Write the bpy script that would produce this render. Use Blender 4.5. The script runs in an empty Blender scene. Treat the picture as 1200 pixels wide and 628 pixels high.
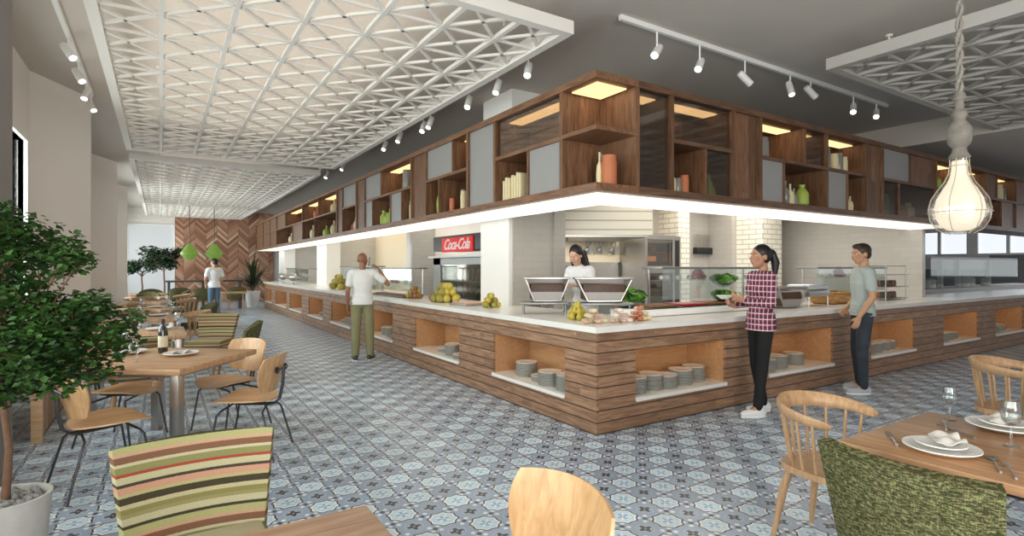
import bpy, bmesh, math, random
from mathutils import Vector, Matrix, Euler
random.seed(7)
PI = math.pi
SC = bpy.context.scene
COL = SC.collection

# ------------------------------------------------------------------ mesh building
class MB:
    def __init__(s): s.v=[]; s.f=[]; s.M=Matrix.Identity(4)
    def at(s, x=0,y=0,z=0, rx=0,ry=0,rz=0):
        s.M = Matrix.Translation((x,y,z)) @ Euler((rx,ry,rz)).to_matrix().to_4x4(); return s
    def add(s, vs, fs):
        n=len(s.v); s.v += [s.M @ Vector(v) for v in vs]; s.f += [tuple(n+i for i in f) for f in fs]; return s
    def box(s, x0,x1,y0,y1,z0,z1):
        return s.add([(x0,y0,z0),(x1,y0,z0),(x1,y1,z0),(x0,y1,z0),(x0,y0,z1),(x1,y0,z1),(x1,y1,z1),(x0,y1,z1)],
            [(3,2,1,0),(4,5,6,7),(0,1,5,4),(1,2,6,5),(2,3,7,6),(3,0,4,7)])
    def rbox(s, x0,x1,y0,y1,z0,z1, b=.004):
        # box with chamfered edges
        bm=bmesh.new()
        bmesh.ops.create_cube(bm,size=1)
        for v in bm.verts:
            v.co=Vector(((x0+x1)/2+v.co.x*(x1-x0),(y0+y1)/2+v.co.y*(y1-y0),(z0+z1)/2+v.co.z*(z1-z0)))
        b=min(b,.45*min(x1-x0,y1-y0,z1-z0))
        bmesh.ops.bevel(bm,geom=bm.edges[:],offset=b,segments=2,affect='EDGES',profile=.5)
        bm.verts.index_update()
        s.add([v.co[:] for v in bm.verts],[[v.index for v in f.verts] for f in bm.faces]); bm.free(); return s
    def tube(s, pts, r, n=8, cap=True, closed=False):
        pts=[Vector(p) for p in pts]; m=len(pts)
        rs=r if isinstance(r,(list,tuple)) else [r]*m
        vs=[];fs=[]; up=None
        for i,p in enumerate(pts):
            if closed: t=pts[(i+1)%m]-pts[i-1]
            else: t=(pts[min(i+1,m-1)]-pts[max(i-1,0)])
            t.normalize()
            if up is None:
                up=Vector((0,0,1)) if abs(t.z)<.9 else Vector((1,0,0))
            a=up-t*up.dot(t)
            if a.length<1e-5: a=t.orthogonal()
            a.normalize(); b=t.cross(a); up=a
            for k in range(n):
                q=2*PI*k/n; vs.append(p+(a*math.cos(q)+b*math.sin(q))*rs[i])
        for i in range(m if closed else m-1):
            j=(i+1)%m
            for k in range(n):
                l=(k+1)%n; fs.append((i*n+k,i*n+l,j*n+l,j*n+k))
        if cap and not closed:
            fs.append(tuple(range(n-1,-1,-1))); fs.append(tuple((m-1)*n+k for k in range(n)))
        return s.add(vs,fs)
    def lathe(s, prof, n=20, cx=0,cy=0,cz=0):
        vs=[];fs=[]; m=len(prof)
        for r,z in prof:
            for k in range(n):
                q=2*PI*k/n; vs.append((cx+r*math.cos(q),cy+r*math.sin(q),cz+z))
        for i in range(m-1):
            for k in range(n):
                l=(k+1)%n; fs.append((i*n+k,i*n+l,(i+1)*n+l,(i+1)*n+k))
        if prof[0][0]>1e-4: fs.append(tuple(range(n-1,-1,-1)))
        if prof[-1][0]>1e-4: fs.append(tuple((m-1)*n+k for k in range(n)))
        return s.add(vs,fs)
    def ball(s,x,y,z,rx,ry=None,rz=None,n=12,m=8):
        ry=rx if ry is None else ry; rz=rx if rz is None else rz
        vs=[];fs=[]
        vs.append((x,y,z-rz))
        for i in range(1,m):
            a=-PI/2+PI*i/m
            for k in range(n):
                q=2*PI*k/n; vs.append((x+rx*math.cos(a)*math.cos(q),y+ry*math.cos(a)*math.sin(q),z+rz*math.sin(a)))
        vs.append((x,y,z+rz)); T=len(vs)-1
        for k in range(n): fs.append((0,1+(k+1)%n,1+k))
        for i in range(m-2):
            for k in range(n):
                l=(k+1)%n; fs.append((1+i*n+k,1+i*n+l,1+(i+1)*n+l,1+(i+1)*n+k))
        for k in range(n): fs.append((T,1+(m-2)*n+k,1+(m-2)*n+(k+1)%n))
        return s.add(vs,fs)
    def prism(s, poly, z0, z1):
        n=len(poly)
        vs=[(x,y,z0) for x,y in poly]+[(x,y,z1) for x,y in poly]
        fs=[tuple(range(n-1,-1,-1)),tuple(range(n,2*n))]+[(i,(i+1)%n,n+(i+1)%n,n+i) for i in range(n)]
        return s.add(vs,fs)
    def sheet(s, fn, nu, nv, th, mask=None):
        # thick curved sheet; fn(u,v)->(x,y,z), u,v in 0..1
        P=[[Vector(fn(i/nu,j/nv)) for j in range(nv+1)] for i in range(nu+1)]
        vs=[];idx={}
        for side in (0,1):
            for i in range(nu+1):
                for j in range(nv+1):
                    a=P[min(i+1,nu)][j]-P[max(i-1,0)][j]; b=P[i][min(j+1,nv)]-P[i][max(j-1,0)]
                    nrm=a.cross(b); nrm = nrm.normalized() if nrm.length>1e-9 else Vector((0,0,1))
                    idx[side,i,j]=len(vs); vs.append(P[i][j]+nrm*(th/2 if side else -th/2))
        fs=[]
        for i in range(nu):
            for j in range(nv):
                fs.append((idx[1,i,j],idx[1,i+1,j],idx[1,i+1,j+1],idx[1,i,j+1]))
                fs.append((idx[0,i,j+1],idx[0,i+1,j+1],idx[0,i+1,j],idx[0,i,j]))
        for i in range(nu):
            fs.append((idx[0,i,0],idx[0,i+1,0],idx[1,i+1,0],idx[1,i,0]))
            fs.append((idx[1,i,nv],idx[1,i+1,nv],idx[0,i+1,nv],idx[0,i,nv]))
        for j in range(nv):
            fs.append((idx[1,0,j],idx[1,0,j+1],idx[0,0,j+1],idx[0,0,j]))
            fs.append((idx[0,nu,j],idx[0,nu,j+1],idx[1,nu,j+1],idx[1,nu,j]))
        return s.add(vs,fs)

def setp(o,label=None,cat=None,group=None,kind=None):
    if label: o['label']=label
    if cat: o['category']=cat
    if group: o['group']=group
    if kind: o['kind']=kind
    return o
def obj(name, mb, mat, parent=None, label=None, sharp=.6, origin=None, **k):
    me=bpy.data.meshes.new(name)
    vs=[tuple(v) for v in mb.v]
    if origin is not None:
        vs=[(v[0]-origin[0],v[1]-origin[1],v[2]-origin[2]) for v in vs]
    me.from_pydata(vs,[],mb.f); me.update()
    if sharp is not None:
        for p in me.polygons: p.use_smooth=True
        me.set_sharp_from_angle(angle=sharp)
    me.materials.append(mat)
    o=bpy.data.objects.new(name,me); COL.objects.link(o)
    if origin is not None: o.location=origin
    if parent is not None: o.parent=parent
    setp(o,label,**k); return o
def thing(name,label,cat,loc=(0,0,0),rz=0,group=None):
    o=bpy.data.objects.new(name,None); COL.objects.link(o); o.empty_display_size=.1
    o.location=loc; o.rotation_euler=(0,0,rz); return setp(o,label,cat,group)
KIDS={}
def copy_tree(o,label=None,loc=None,rz=None,group=None,parent=None):
    c=o.copy(); COL.objects.link(c)
    if parent is not None: c.parent=parent
    if label: c['label']=label
    if group: c['group']=group
    if loc is not None: c.location=loc
    if rz is not None: c.rotation_euler=(0,0,rz)
    for ch in [k for k in o.children]: copy_tree(ch,parent=c)
    return c
def face(fx,fy): return math.atan2(-fx,fy)

# ------------------------------------------------------------------ materials
def newmat(name):
    m=bpy.data.materials.new(name); m.use_nodes=True
    nt=m.node_tree; b=nt.nodes['Principled BSDF']; return m,nt,b
def N(nt,typ,**k):
    n=nt.nodes.new(typ)
    for a,v in k.items(): setattr(n,a,v)
    return n
def L(nt,a,b): nt.links.new(a,b)
def c4(c): return (c[0],c[1],c[2],1)
def math_(nt,op,a,b=None,c=None,clamp=False):
    n=N(nt,'ShaderNodeMath',operation=op); n.use_clamp=clamp
    for i,x in enumerate((a,b,c)):
        if x is None: continue
        if isinstance(x,(int,float)): n.inputs[i].default_value=x
        else: L(nt,x,n.inputs[i])
    return n.outputs[0]
def mixc(nt,f,a,b,mode='MIX'):
    n=N(nt,'ShaderNodeMix',data_type='RGBA',blend_type=mode)
    for i,x in ((0,f),(6,a),(7,b)):
        if isinstance(x,(int,float)): n.inputs[i].default_value=x
        elif isinstance(x,tuple): n.inputs[i].default_value=c4(x)
        else: L(nt,x,n.inputs[i])
    return n.outputs[2]
def plain(name,c,rough=.5,metal=0,noise=.06,scale=12,spec=.5,trans=0,bump=0,coat=0):
    m,nt,b=newmat(name)
    tc=N(nt,'ShaderNodeTexCoord'); no=N(nt,'ShaderNodeTexNoise'); no.inputs['Scale'].default_value=scale
    no.inputs['Detail'].default_value=3
    L(nt,tc.outputs['Object'],no.inputs['Vector'])
    lo=tuple(x*(1-noise) for x in c); hi=tuple(min(1,x*(1+noise)) for x in c)
    L(nt,mixc(nt,no.outputs[0],lo,hi),b.inputs['Base Color'])
    b.inputs['Roughness'].default_value=rough; b.inputs['Metallic'].default_value=metal
    b.inputs['Specular IOR Level'].default_value=spec
    b.inputs['Coat Weight'].default_value=coat
    if bump:
        bp=N(nt,'ShaderNodeBump'); bp.inputs['Strength'].default_value=bump; bp.inputs['Distance'].default_value=.01
        L(nt,no.outputs[0],bp.inputs['Height']); L(nt,bp.outputs[0],b.inputs['Normal'])
    return m
def emis(name,c,s):
    m,nt,b=newmat(name); b.inputs['Base Color'].default_value=c4(tuple(x*.3 for x in c))
    b.inputs['Emission Color'].default_value=c4(c); b.inputs['Emission Strength'].default_value=s; return m
def glass(name,tint=(.9,.95,.95),alpha=.12,rough=.05):
    # thin clear pane: mostly transparent with a soft reflection
    m=bpy.data.materials.new(name); m.use_nodes=True; nt=m.node_tree; nt.nodes.clear()
    out=N(nt,'ShaderNodeOutputMaterial'); mx=N(nt,'ShaderNodeMixShader'); tr=N(nt,'ShaderNodeBsdfTransparent')
    gl=N(nt,'ShaderNodeBsdfGlossy'); gl.inputs['Color'].default_value=(.9,.9,.9,1); gl.inputs['Roughness'].default_value=rough
    tr.inputs['Color'].default_value=c4(tint)
    lw=N(nt,'ShaderNodeLayerWeight'); lw.inputs[0].default_value=.35
    f=math_(nt,'MULTIPLY_ADD',lw.outputs['Fresnel'],.35,alpha,clamp=True)
    L(nt,f,mx.inputs[0]); L(nt,tr.outputs[0],mx.inputs[1]); L(nt,gl.outputs[0],mx.inputs[2]); L(nt,mx.outputs[0],out.inputs[0]); return m
def wood(name,c1,c2,grain='X',plank=None,pax='Z',rough=.45,scale=1.,groove=.012,var=.35,bump=.15):
    m,nt,b=newmat(name)
    tc=N(nt,'ShaderNodeTexCoord'); mp=N(nt,'ShaderNodeMapping')
    sc=[9*scale]*3
    gi='XYZ'.index(grain); sc[gi]=.9*scale
    if grain=='H': sc=[.9,.9,9]
    mp.inputs['Scale'].default_value=sc
    sx=N(nt,'ShaderNodeSeparateXYZ'); L(nt,tc.outputs['Object'],sx.inputs[0])
    vec=tc.outputs['Object']; pid=None
    if plank:
        q=math_(nt,'DIVIDE',sx.outputs['XYZ'.index(pax)],plank)
        fl=math_(nt,'FLOOR',q)
        wn=N(nt,'ShaderNodeTexWhiteNoise',noise_dimensions='1D'); L(nt,fl,wn.inputs['W'])
        # break the boards along their length
        gl=sx.outputs[gi]
        sh=math_(nt,'MULTIPLY_ADD',wn.outputs['Value'],7.3,math_(nt,'MULTIPLY',gl,.55))
        cell=math_(nt,'FLOOR',sh)
        wn2=N(nt,'ShaderNodeTexWhiteNoise',noise_dimensions='2D')
        cb=N(nt,'ShaderNodeCombineXYZ'); L(nt,fl,cb.inputs[0]); L(nt,cell,cb.inputs[1]); L(nt,cb.outputs[0],wn2.inputs['Vector'])
        pid=wn2.outputs['Value']
        va=N(nt,'ShaderNodeVectorMath',operation='ADD'); L(nt,vec,va.inputs[0])
        sc2=N(nt,'ShaderNodeVectorMath',operation='SCALE'); L(nt,wn2.outputs['Color'],sc2.inputs[0]); sc2.inputs['Scale'].default_value=5
        L(nt,sc2.outputs[0],va.inputs[1]); vec=va.outputs[0]
        fr=math_(nt,'FRACT',q); g=math_(nt,'LESS_THAN',fr,groove/plank)
    L(nt,vec,mp.inputs[0])
    no=N(nt,'ShaderNodeTexNoise'); no.inputs['Scale'].default_value=4; no.inputs['Detail'].default_value=6; no.inputs['Roughness'].default_value=.6; no.inputs['Distortion'].default_value=.6
    L(nt,mp.outputs[0],no.inputs['Vector'])
    rp=N(nt,'ShaderNodeValToRGB'); rp.color_ramp.elements[0].position=.35; rp.color_ramp.elements[1].position=.65
    rp.color_ramp.elements[0].color=c4(c1); rp.color_ramp.elements[1].color=c4(c2)
    L(nt,no.outputs[0],rp.inputs[0]); colr=rp.outputs[0]
    if plank:
        k=math_(nt,'MULTIPLY_ADD',pid,var*2,1-var)
        cm=N(nt,'ShaderNodeCombineColor'); [L(nt,k,cm.inputs[i]) for i in range(3)]
        colr=mixc(nt,1.0,colr,cm.outputs[0],'MULTIPLY')
        colr=mixc(nt,g,colr,tuple(x*.35 for x in c1))
    L(nt,colr,b.inputs['Base Color']); b.inputs['Roughness'].default_value=rough
    bp=N(nt,'ShaderNodeBump'); bp.inputs['Strength'].default_value=bump; bp.inputs['Distance'].default_value=.004
    L(nt,no.outputs[0],bp.inputs['Height']); L(nt,bp.outputs[0],b.inputs['Normal'])
    return m
def tiles(name,c,mortar,bw=.3,bh=.1,axis='X',rough=.25,ms=.006):
    m,nt,b=newmat(name)
    tc=N(nt,'ShaderNodeTexCoord'); sx=N(nt,'ShaderNodeSeparateXYZ'); L(nt,tc.outputs['Object'],sx.inputs[0])
    cb=N(nt,'ShaderNodeCombineXYZ'); s=math_(nt,'ADD',sx.outputs[0],sx.outputs[1]); L(nt,s,cb.inputs[0]); L(nt,sx.outputs[2],cb.inputs[1])
    br=N(nt,'ShaderNodeTexBrick'); L(nt,cb.outputs[0],br.inputs['Vector'])
    br.inputs['Color1'].default_value=c4(c); br.inputs['Color2'].default_value=c4(tuple(x*.93 for x in c)); br.inputs['Mortar'].default_value=c4(mortar)
    br.inputs['Scale'].default_value=1; br.inputs['Mortar Size'].default_value=ms; br.inputs['Brick Width'].default_value=bw; br.inputs['Row Height'].default_value=bh
    L(nt,br.outputs[0],b.inputs['Base Color']); b.inputs['Roughness'].default_value=rough
    return m
def floor_mat():
    m,nt,b=newmat('patterned_cement_tiles'); P=.1875
    tc=N(nt,'ShaderNodeTexCoord'); sx=N(nt,'ShaderNodeSeparateXYZ'); L(nt,tc.outputs['Object'],sx.inputs[0])
    u=math_(nt,'ADD',math_(nt,'DIVIDE',math_(nt,'SUBTRACT',sx.outputs[0],1.63),P),.5)
    v=math_(nt,'ADD',math_(nt,'DIVIDE',math_(nt,'SUBTRACT',sx.outputs[1],3.22),P),.5)
    iu=math_(nt,'FLOOR',u); iv=math_(nt,'FLOOR',v)
    fu=math_(nt,'SUBTRACT',math_(nt,'SUBTRACT',u,iu),.5); fv=math_(nt,'SUBTRACT',math_(nt,'SUBTRACT',v,iv),.5)
    par=math_(nt,'ABSOLUTE',math_(nt,'MODULO',math_(nt,'ADD',iu,iv),2))        # 0 blue tile, 1 grey tile
    au=math_(nt,'ABSOLUTE',fu); av=math_(nt,'ABSOLUTE',fv)
    mx=math_(nt,'MAXIMUM',au,av); dg=math_(nt,'MULTIPLY',math_(nt,'ADD',au,av),.7071)
    r=math_(nt,'SQRT',math_(nt,'ADD',math_(nt,'MULTIPLY',fu,fu),math_(nt,'MULTIPLY',fv,fv)))
    th=math_(nt,'ARCTAN2',fv,fu)
    oct_=math_(nt,'MAXIMUM',mx,dg)
    c8=math_(nt,'COSINE',math_(nt,'MULTIPLY',th,8)); c4_=math_(nt,'COSINE',math_(nt,'MULTIPLY',th,4))
    star=math_(nt,'ADD',math_(nt,'MULTIPLY_ADD',oct_,.85,math_(nt,'MULTIPLY',r,.15)),math_(nt,'MULTIPLY',c8,.016))
    def lt(a,x): return math_(nt,'LESS_THAN',a,x)
    def inv(a): return math_(nt,'SUBTRACT',1,a)
    def mul(a,c): return math_(nt,'MULTIPLY',a,c)
    no=N(nt,'ShaderNodeTexNoise'); no.inputs['Scale'].default_value=1.6; no.inputs['Detail'].default_value=5; L(nt,tc.outputs['Object'],no.inputs['Vector'])
    cb=N(nt,'ShaderNodeCombineXYZ'); L(nt,iu,cb.inputs[0]); L(nt,iv,cb.inputs[1])
    wn=N(nt,'ShaderNodeTexWhiteNoise',noise_dimensions='2D'); L(nt,cb.outputs[0],wn.inputs['Vector'])
    # background
    bg=mixc(nt,no.outputs[0],(.25,.33,.46),(.41,.49,.61))
    # small light dots near tile corners and pinkish lozenges at edge centres
    du=math_(nt,'SUBTRACT',au,.36); dv=math_(nt,'SUBTRACT',av,.36)
    dd=math_(nt,'SQRT',math_(nt,'ADD',mul(du,du),mul(dv,dv)))
    d_edge=math_(nt,'MINIMUM',math_(nt,'ADD',math_(nt,'ABSOLUTE',math_(nt,'SUBTRACT',au,.5)),mul(av,.8)),math_(nt,'ADD',math_(nt,'ABSOLUTE',math_(nt,'SUBTRACT',av,.5)),mul(au,.8)))
    col=mixc(nt,lt(dd,.075),bg,(.80,.82,.84))
    col=mixc(nt,mul(lt(d_edge,.06),.5),col,(.50,.46,.46))
    # corner rosette (where four tiles meet)
    cd=math_(nt,'ADD',math_(nt,'SUBTRACT',.5,au),math_(nt,'SUBTRACT',.5,av))
    col=mixc(nt,lt(cd,.10),col,(.05,.055,.07))
    grey=col
    # grey tile centre: ring + dark cross
    petal=math_(nt,'MULTIPLY_ADD',c4_,.05,.17)
    grey=mixc(nt,lt(r,.29),grey,(.44,.52,.62))
    grey=mixc(nt,mul(lt(r,.245),inv(lt(r,.215))),grey,(.22,.26,.32))
    grey=mixc(nt,math_(nt,'LESS_THAN',r,petal),grey,(.05,.05,.06))
    grey=mixc(nt,lt(r,.04),grey,(.45,.4,.36))
    # blue tile: dark outline, white band, pale blue field with darker petals
    blue=mixc(nt,lt(star,.482),col,(.02,.022,.035))
    blue=mixc(nt,lt(star,.430),blue,(.86,.90,.92))
    blue=mixc(nt,lt(star,.365),blue,(.58,.74,.86))
    pet=math_(nt,'MULTIPLY_ADD',c8,.09,.20)
    blue=mixc(nt,math_(nt,'LESS_THAN',r,pet),blue,(.80,.88,.93))
    pet2=math_(nt,'MULTIPLY_ADD',c4_,.09,.13)
    blue=mixc(nt,math_(nt,'LESS_THAN',r,pet2),blue,(.27,.46,.64))
    blue=mixc(nt,lt(r,.035),blue,(.8,.8,.78))
    colr=mixc(nt,lt(par,.5),grey,blue)
    k=math_(nt,'MULTIPLY_ADD',wn.outputs['Value'],.25,.86)
    cm=N(nt,'ShaderNodeCombineColor'); [L(nt,k,cm.inputs[i]) for i in range(3)]
    colr=mixc(nt,1.0,colr,cm.outputs[0],'MULTIPLY')
    L(nt,colr,b.inputs['Base Color'])
    L(nt,math_(nt,'MULTIPLY_ADD',no.outputs[0],.25,.22),b.inputs['Roughness'])
    return m
def herring_mat():
    m,nt,b=newmat('chevron_wood_wall'); W=.42; Hh=.13
    tc=N(nt,'ShaderNodeTexCoord'); sx=N(nt,'ShaderNodeSeparateXYZ'); L(nt,tc.outputs['Object'],sx.inputs[0])
    q=math_(nt,'DIVIDE',sx.outputs[0],W); col_=math_(nt,'FLOOR',q); fr=math_(nt,'FRACT',q)
    tri=math_(nt,'ABSOLUTE',math_(nt,'SUBTRACT',math_(nt,'FRACT',math_(nt,'MULTIPLY',q,.5)),.5))   # 0..0.5
    zz=math_(nt,'ADD',sx.outputs[2],math_(nt,'MULTIPLY',tri,2*W*.95))
    r=math_(nt,'DIVIDE',zz,Hh); row=math_(nt,'FLOOR',r); frr=math_(nt,'FRACT',r)
    cb=N(nt,'ShaderNodeCombineXYZ'); L(nt,col_,cb.inputs[0]); L(nt,row,cb.inputs[1])
    wn=N(nt,'ShaderNodeTexWhiteNoise',noise_dimensions='2D'); L(nt,cb.outputs[0],wn.inputs['Vector'])
    rp=N(nt,'ShaderNodeValToRGB'); e=rp.color_ramp.elements
    e[0].color=(.24,.11,.065,1); e[1].color=(.78,.56,.40,1); e[1].position=1
    for p,c in ((.3,(.36,.17,.10)),(.6,(.48,.25,.16)),(.85,(.56,.33,.22))):
        x=e.new(p); x.color=c4(c)
    L(nt,wn.outputs['Value'],rp.inputs[0])
    g=math_(nt,'MAXIMUM',math_(nt,'LESS_THAN',frr,.08),math_(nt,'LESS_THAN',fr,.025))
    L(nt,mixc(nt,g,rp.outputs[0],(.16,.08,.05)),b.inputs['Base Color']); b.inputs['Roughness'].default_value=.6
    return m
def stripes_mat(name,axis='Z',period=.29,palette=None,scale=1):
    m,nt,b=newmat(name)
    pal=palette or [tuple(k*.84 for k in q) for q in [(.30,.27,.10),(.62,.55,.33),(.06,.05,.03),(.55,.50,.24),(.66,.36,.24),(.07,.05,.04),(.60,.56,.34),(.45,.07,.05),(.30,.30,.12),(.66,.58,.38),(.25,.12,.07),(.68,.40,.28),(.50,.48,.22),(.05,.05,.03),(.62,.56,.36),(.36,.33,.14)]]
    tc=N(nt,'ShaderNodeTexCoord'); sx=N(nt,'ShaderNodeSeparateXYZ'); L(nt,tc.outputs['Object'],sx.inputs[0])
    no=N(nt,'ShaderNodeTexNoise'); no.inputs['Scale'].default_value=220; L(nt,tc.outputs['Object'],no.inputs['Vector'])
    z=sx.outputs['XYZ'.index(axis)]
    q=math_(nt,'FRACT',math_(nt,'ADD',math_(nt,'DIVIDE',z,period),math_(nt,'MULTIPLY',no.outputs[0],.01)))
    rp=N(nt,'ShaderNodeValToRGB'); rp.color_ramp.interpolation='CONSTANT'; e=rp.color_ramp.elements
    e[0].color=c4(pal[0]); e[1].position=1/len(pal); e[1].color=c4(pal[1])
    for i in range(2,len(pal)):
        x=e.new(i/len(pal)+(.012 if i%2 else -.008)); x.color=c4(pal[i])
    L(nt,q,rp.inputs[0])
    L(nt,mixc(nt,math_(nt,'MULTIPLY',no.outputs[0],.35),rp.outputs[0],(.1,.08,.05)),b.inputs['Base Color'])
    b.inputs['Roughness'].default_value=.9; b.inputs['Specular IOR Level'].default_value=.1
    bp=N(nt,'ShaderNodeBump'); bp.inputs['Strength'].default_value=.5; bp.inputs['Distance'].default_value=.004
    L(nt,no.outputs[0],bp.inputs['Height']); L(nt,bp.outputs[0],b.inputs['Normal'])
    return m
def tweed(name,a,b_,c_,sc=120):
    m,nt,b=newmat(name)
    tc=N(nt,'ShaderNodeTexCoord')
    def ns(sv,s):
        mp=N(nt,'ShaderNodeMapping'); mp.inputs['Scale'].default_value=sv; L(nt,tc.outputs['Object'],mp.inputs[0])
        n=N(nt,'ShaderNodeTexNoise'); n.inputs['Scale'].default_value=s; n.inputs['Detail'].default_value=3; L(nt,mp.outputs[0],n.inputs['Vector']); return n.outputs[0]
    h=ns((.4,.4,1.8),sc); v=ns((1.8,1.8,.35),sc)
    r1=math_(nt,'GREATER_THAN',h,.5); r2=math_(nt,'GREATER_THAN',v,.53)
    c=mixc(nt,math_(nt,'MULTIPLY',r1,.85),a,b_); c=mixc(nt,math_(nt,'MULTIPLY',r2,.7),c,c_)
    c=mixc(nt,math_(nt,'MULTIPLY',math_(nt,'GREATER_THAN',math_(nt,'MULTIPLY',h,v),.31),.6),c,tuple(min(1,x*2.2) for x in b_))
    L(nt,c,b.inputs['Base Color']); b.inputs['Roughness'].default_value=.95; b.inputs['Specular IOR Level'].default_value=.1
    bp=N(nt,'ShaderNodeBump'); bp.inputs['Strength'].default_value=.6; bp.inputs['Distance'].default_value=.005
    L(nt,math_(nt,'ADD',h,v),bp.inputs['Height']); L(nt,bp.outputs[0],b.inputs['Normal'])
    return m
def plaid(name):
    m,nt,b=newmat(name)
    tc=N(nt,'ShaderNodeTexCoord'); sx=N(nt,'ShaderNodeSeparateXYZ'); L(nt,tc.outputs['Object'],sx.inputs[0])
    s=math_(nt,'ADD',sx.outputs[0],sx.outputs[1])
    def band(x,p,w,o=0): return math_(nt,'LESS_THAN',math_(nt,'FRACT',math_(nt,'ADD',math_(nt,'DIVIDE',x,p),o)),w)
    z=sx.outputs[2]
    c=mixc(nt,math_(nt,'MULTIPLY',band(z,.055,.45),.75),(.42,.04,.07),(.04,.03,.07))
    c=mixc(nt,math_(nt,'MULTIPLY',band(s,.055,.45),.65),c,(.04,.03,.07))
    c=mixc(nt,math_(nt,'MULTIPLY',math_(nt,'MAXIMUM',band(z,.055,.14,.3),band(s,.055,.14,.3)),.8),c,(.75,.68,.7))
    L(nt,c,b.inputs['Base Color']); b.inputs['Roughness'].default_value=.9
    return m
M={}
M['floor']=floor_mat(); M['herring']=herring_mat()
M['ceiling']=plain('matt_ceiling_paint',(.58,.53,.48),.9,noise=.02,scale=3)
M['wall']=plain('warm_white_plaster',(.90,.85,.81),.85,noise=.02,scale=2)
M['column_grey']=plain('grey_plaster',(.30,.28,.27),.85,noise=.02)
M['white']=plain('white_paint',(.86,.85,.83),.6,noise=.02)
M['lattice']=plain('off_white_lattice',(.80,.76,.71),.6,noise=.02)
M['walnut']=wood('walnut_boards_left',(.22,.115,.065),(.42,.25,.15),'Y',.105,'Z',var=.14)
M['walnut_r']=wood('walnut_boards_right',(.22,.115,.065),(.40,.235,.14),'X',.105,'Z',var=.14)
M['niche']=wood('niche_lining_wood',(.40,.22,.11),(.50,.29,.145),'Y')
M['niche_r']=wood('niche_lining_wood_cross',(.42,.23,.11),(.54,.31,.155),'X')
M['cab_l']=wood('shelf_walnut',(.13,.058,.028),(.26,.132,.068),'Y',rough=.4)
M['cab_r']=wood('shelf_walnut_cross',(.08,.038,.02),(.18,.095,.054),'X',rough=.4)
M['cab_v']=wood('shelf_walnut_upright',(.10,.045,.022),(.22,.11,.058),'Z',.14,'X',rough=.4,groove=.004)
M['stone']=plain('white_quartz',(.86,.84,.80),.22,noise=.06,scale=5)
M['tile_grey']=tiles('grey_wall_tiles',(.50,.47,.43),(.43,.40,.365),ms=.004)
M['tile_white']=tiles('cream_wall_tiles',(.85,.81,.71),(.5,.46,.40),ms=.01)
M['plank_white']=tiles('white_hood_boards',(.86,.81,.70),(.50,.45,.37),bw=9,bh=.14,ms=.012)
M['cream']=plain('cream_wall',(.80,.70,.52),.7,noise=.02)
M['dark']=plain('dark_metal',(.075,.075,.08),.4,metal=.6,noise=.1)
M['black']=plain('black_plastic',(.015,.015,.017),.4)
M['steel']=plain('brushed_steel',(.46,.44,.42),.34,metal=.95,noise=.08,scale=30)
M['steel_d']=plain('dull_steel',(.30,.30,.29),.4,metal=.8,noise=.1)
M['frost']=plain('frosted_grey_panel',(.30,.295,.29),.35,noise=.04,scale=2)
M['pane']=glass('clear_pane',alpha=.06)
M['smoke']=glass('smoked_pane',(.80,.77,.73),.02,.05)
M['guard']=glass('sneeze_glass',(.92,.96,.95),.05)
M['drink']=glass('drinking_glass',(.93,.96,.97),.06,.02)
M['soffit']=emis('soffit_light',(1,.93,.80),1.25)
M['warm']=emis('warm_strip_light',(1,.66,.32),5.0)
M['spotglow']=emis('spot_lamp',(1,.92,.8),9)
M['globe']=emis('glowing_globe',(1,.88,.70),.95)
M['daylight']=emis('daylight_pane',(.93,.96,1),1.6)
M['table']=wood('oak_table',(.44,.25,.13),(.62,.38,.215),'Y',.12,'X',rough=.35,groove=.003,var=.10)
M['table_r']=wood('warm_oak_table',(.34,.18,.09),(.52,.29,.15),'Y',.13,'X',rough=.3,groove=.003,var=.12)
M['table_f']=wood('brown_oak_table',(.34,.19,.115),(.50,.30,.18),'X',.15,'Y',rough=.3,groove=.003,var=.12)
M['oak']=wood('oak_edge',(.60,.38,.21),(.76,.52,.31),'X',rough=.4)
M['ply']=wood('blond_plywood',(.50,.28,.13),(.68,.42,.215),'Z',rough=.32,scale=.8)
M['plyseat']=wood('blond_plywood_seat',(.53,.30,.145),(.70,.44,.23),'Y',rough=.32,scale=.8)
M['beech']=wood('turned_beech',(.40,.23,.12),(.56,.35,.19),'Z',rough=.38)
M['legwood']=wood('leg_beech',(.45,.26,.13),(.60,.38,.21),'Z',rough=.45)
M['stripe']=stripes_mat('multi_stripe_fabric')
M['green']=tweed('green_tweed',(.045,.05,.022),(.15,.16,.07),(.14,.085,.05))
M['olive']=tweed('olive_tweed',(.07,.07,.03),(.16,.16,.08),(.08,.06,.04),110)
M['lattice_shaded']=plain('off_white_lattice_shaded',(.46,.435,.405),.6,noise=.02)  # darker copy of the lattice paint; the right panel's shade is in the colour
M['satin']=plain('satin_steel',(.34,.32,.31),.5,metal=.35,noise=.05)
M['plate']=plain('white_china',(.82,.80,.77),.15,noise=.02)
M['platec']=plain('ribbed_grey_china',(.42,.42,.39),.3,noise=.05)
M['napkin']=plain('linen_napkin',(.62,.58,.54),.9)
M['wine']=plain('dark_bottle_glass',(.008,.01,.008),.06,spec=.8,coat=.5)
M['winelabel']=plain('cream_label',(.72,.66,.5),.6)
M['capsule']=plain('dark_red_capsule',(.06,.012,.012),.3)
M['concrete']=plain('pale_concrete_pot',(.50,.48,.45),.85,noise=.12,scale=25,bump=.2)
M['pebble']=plain('grey_pebbles',(.26,.25,.24),.8,noise=.3,scale=18)
M['bark']=plain('brown_bark',(.16,.085,.05),.9,noise=.35,scale=35,bump=.5)
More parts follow.
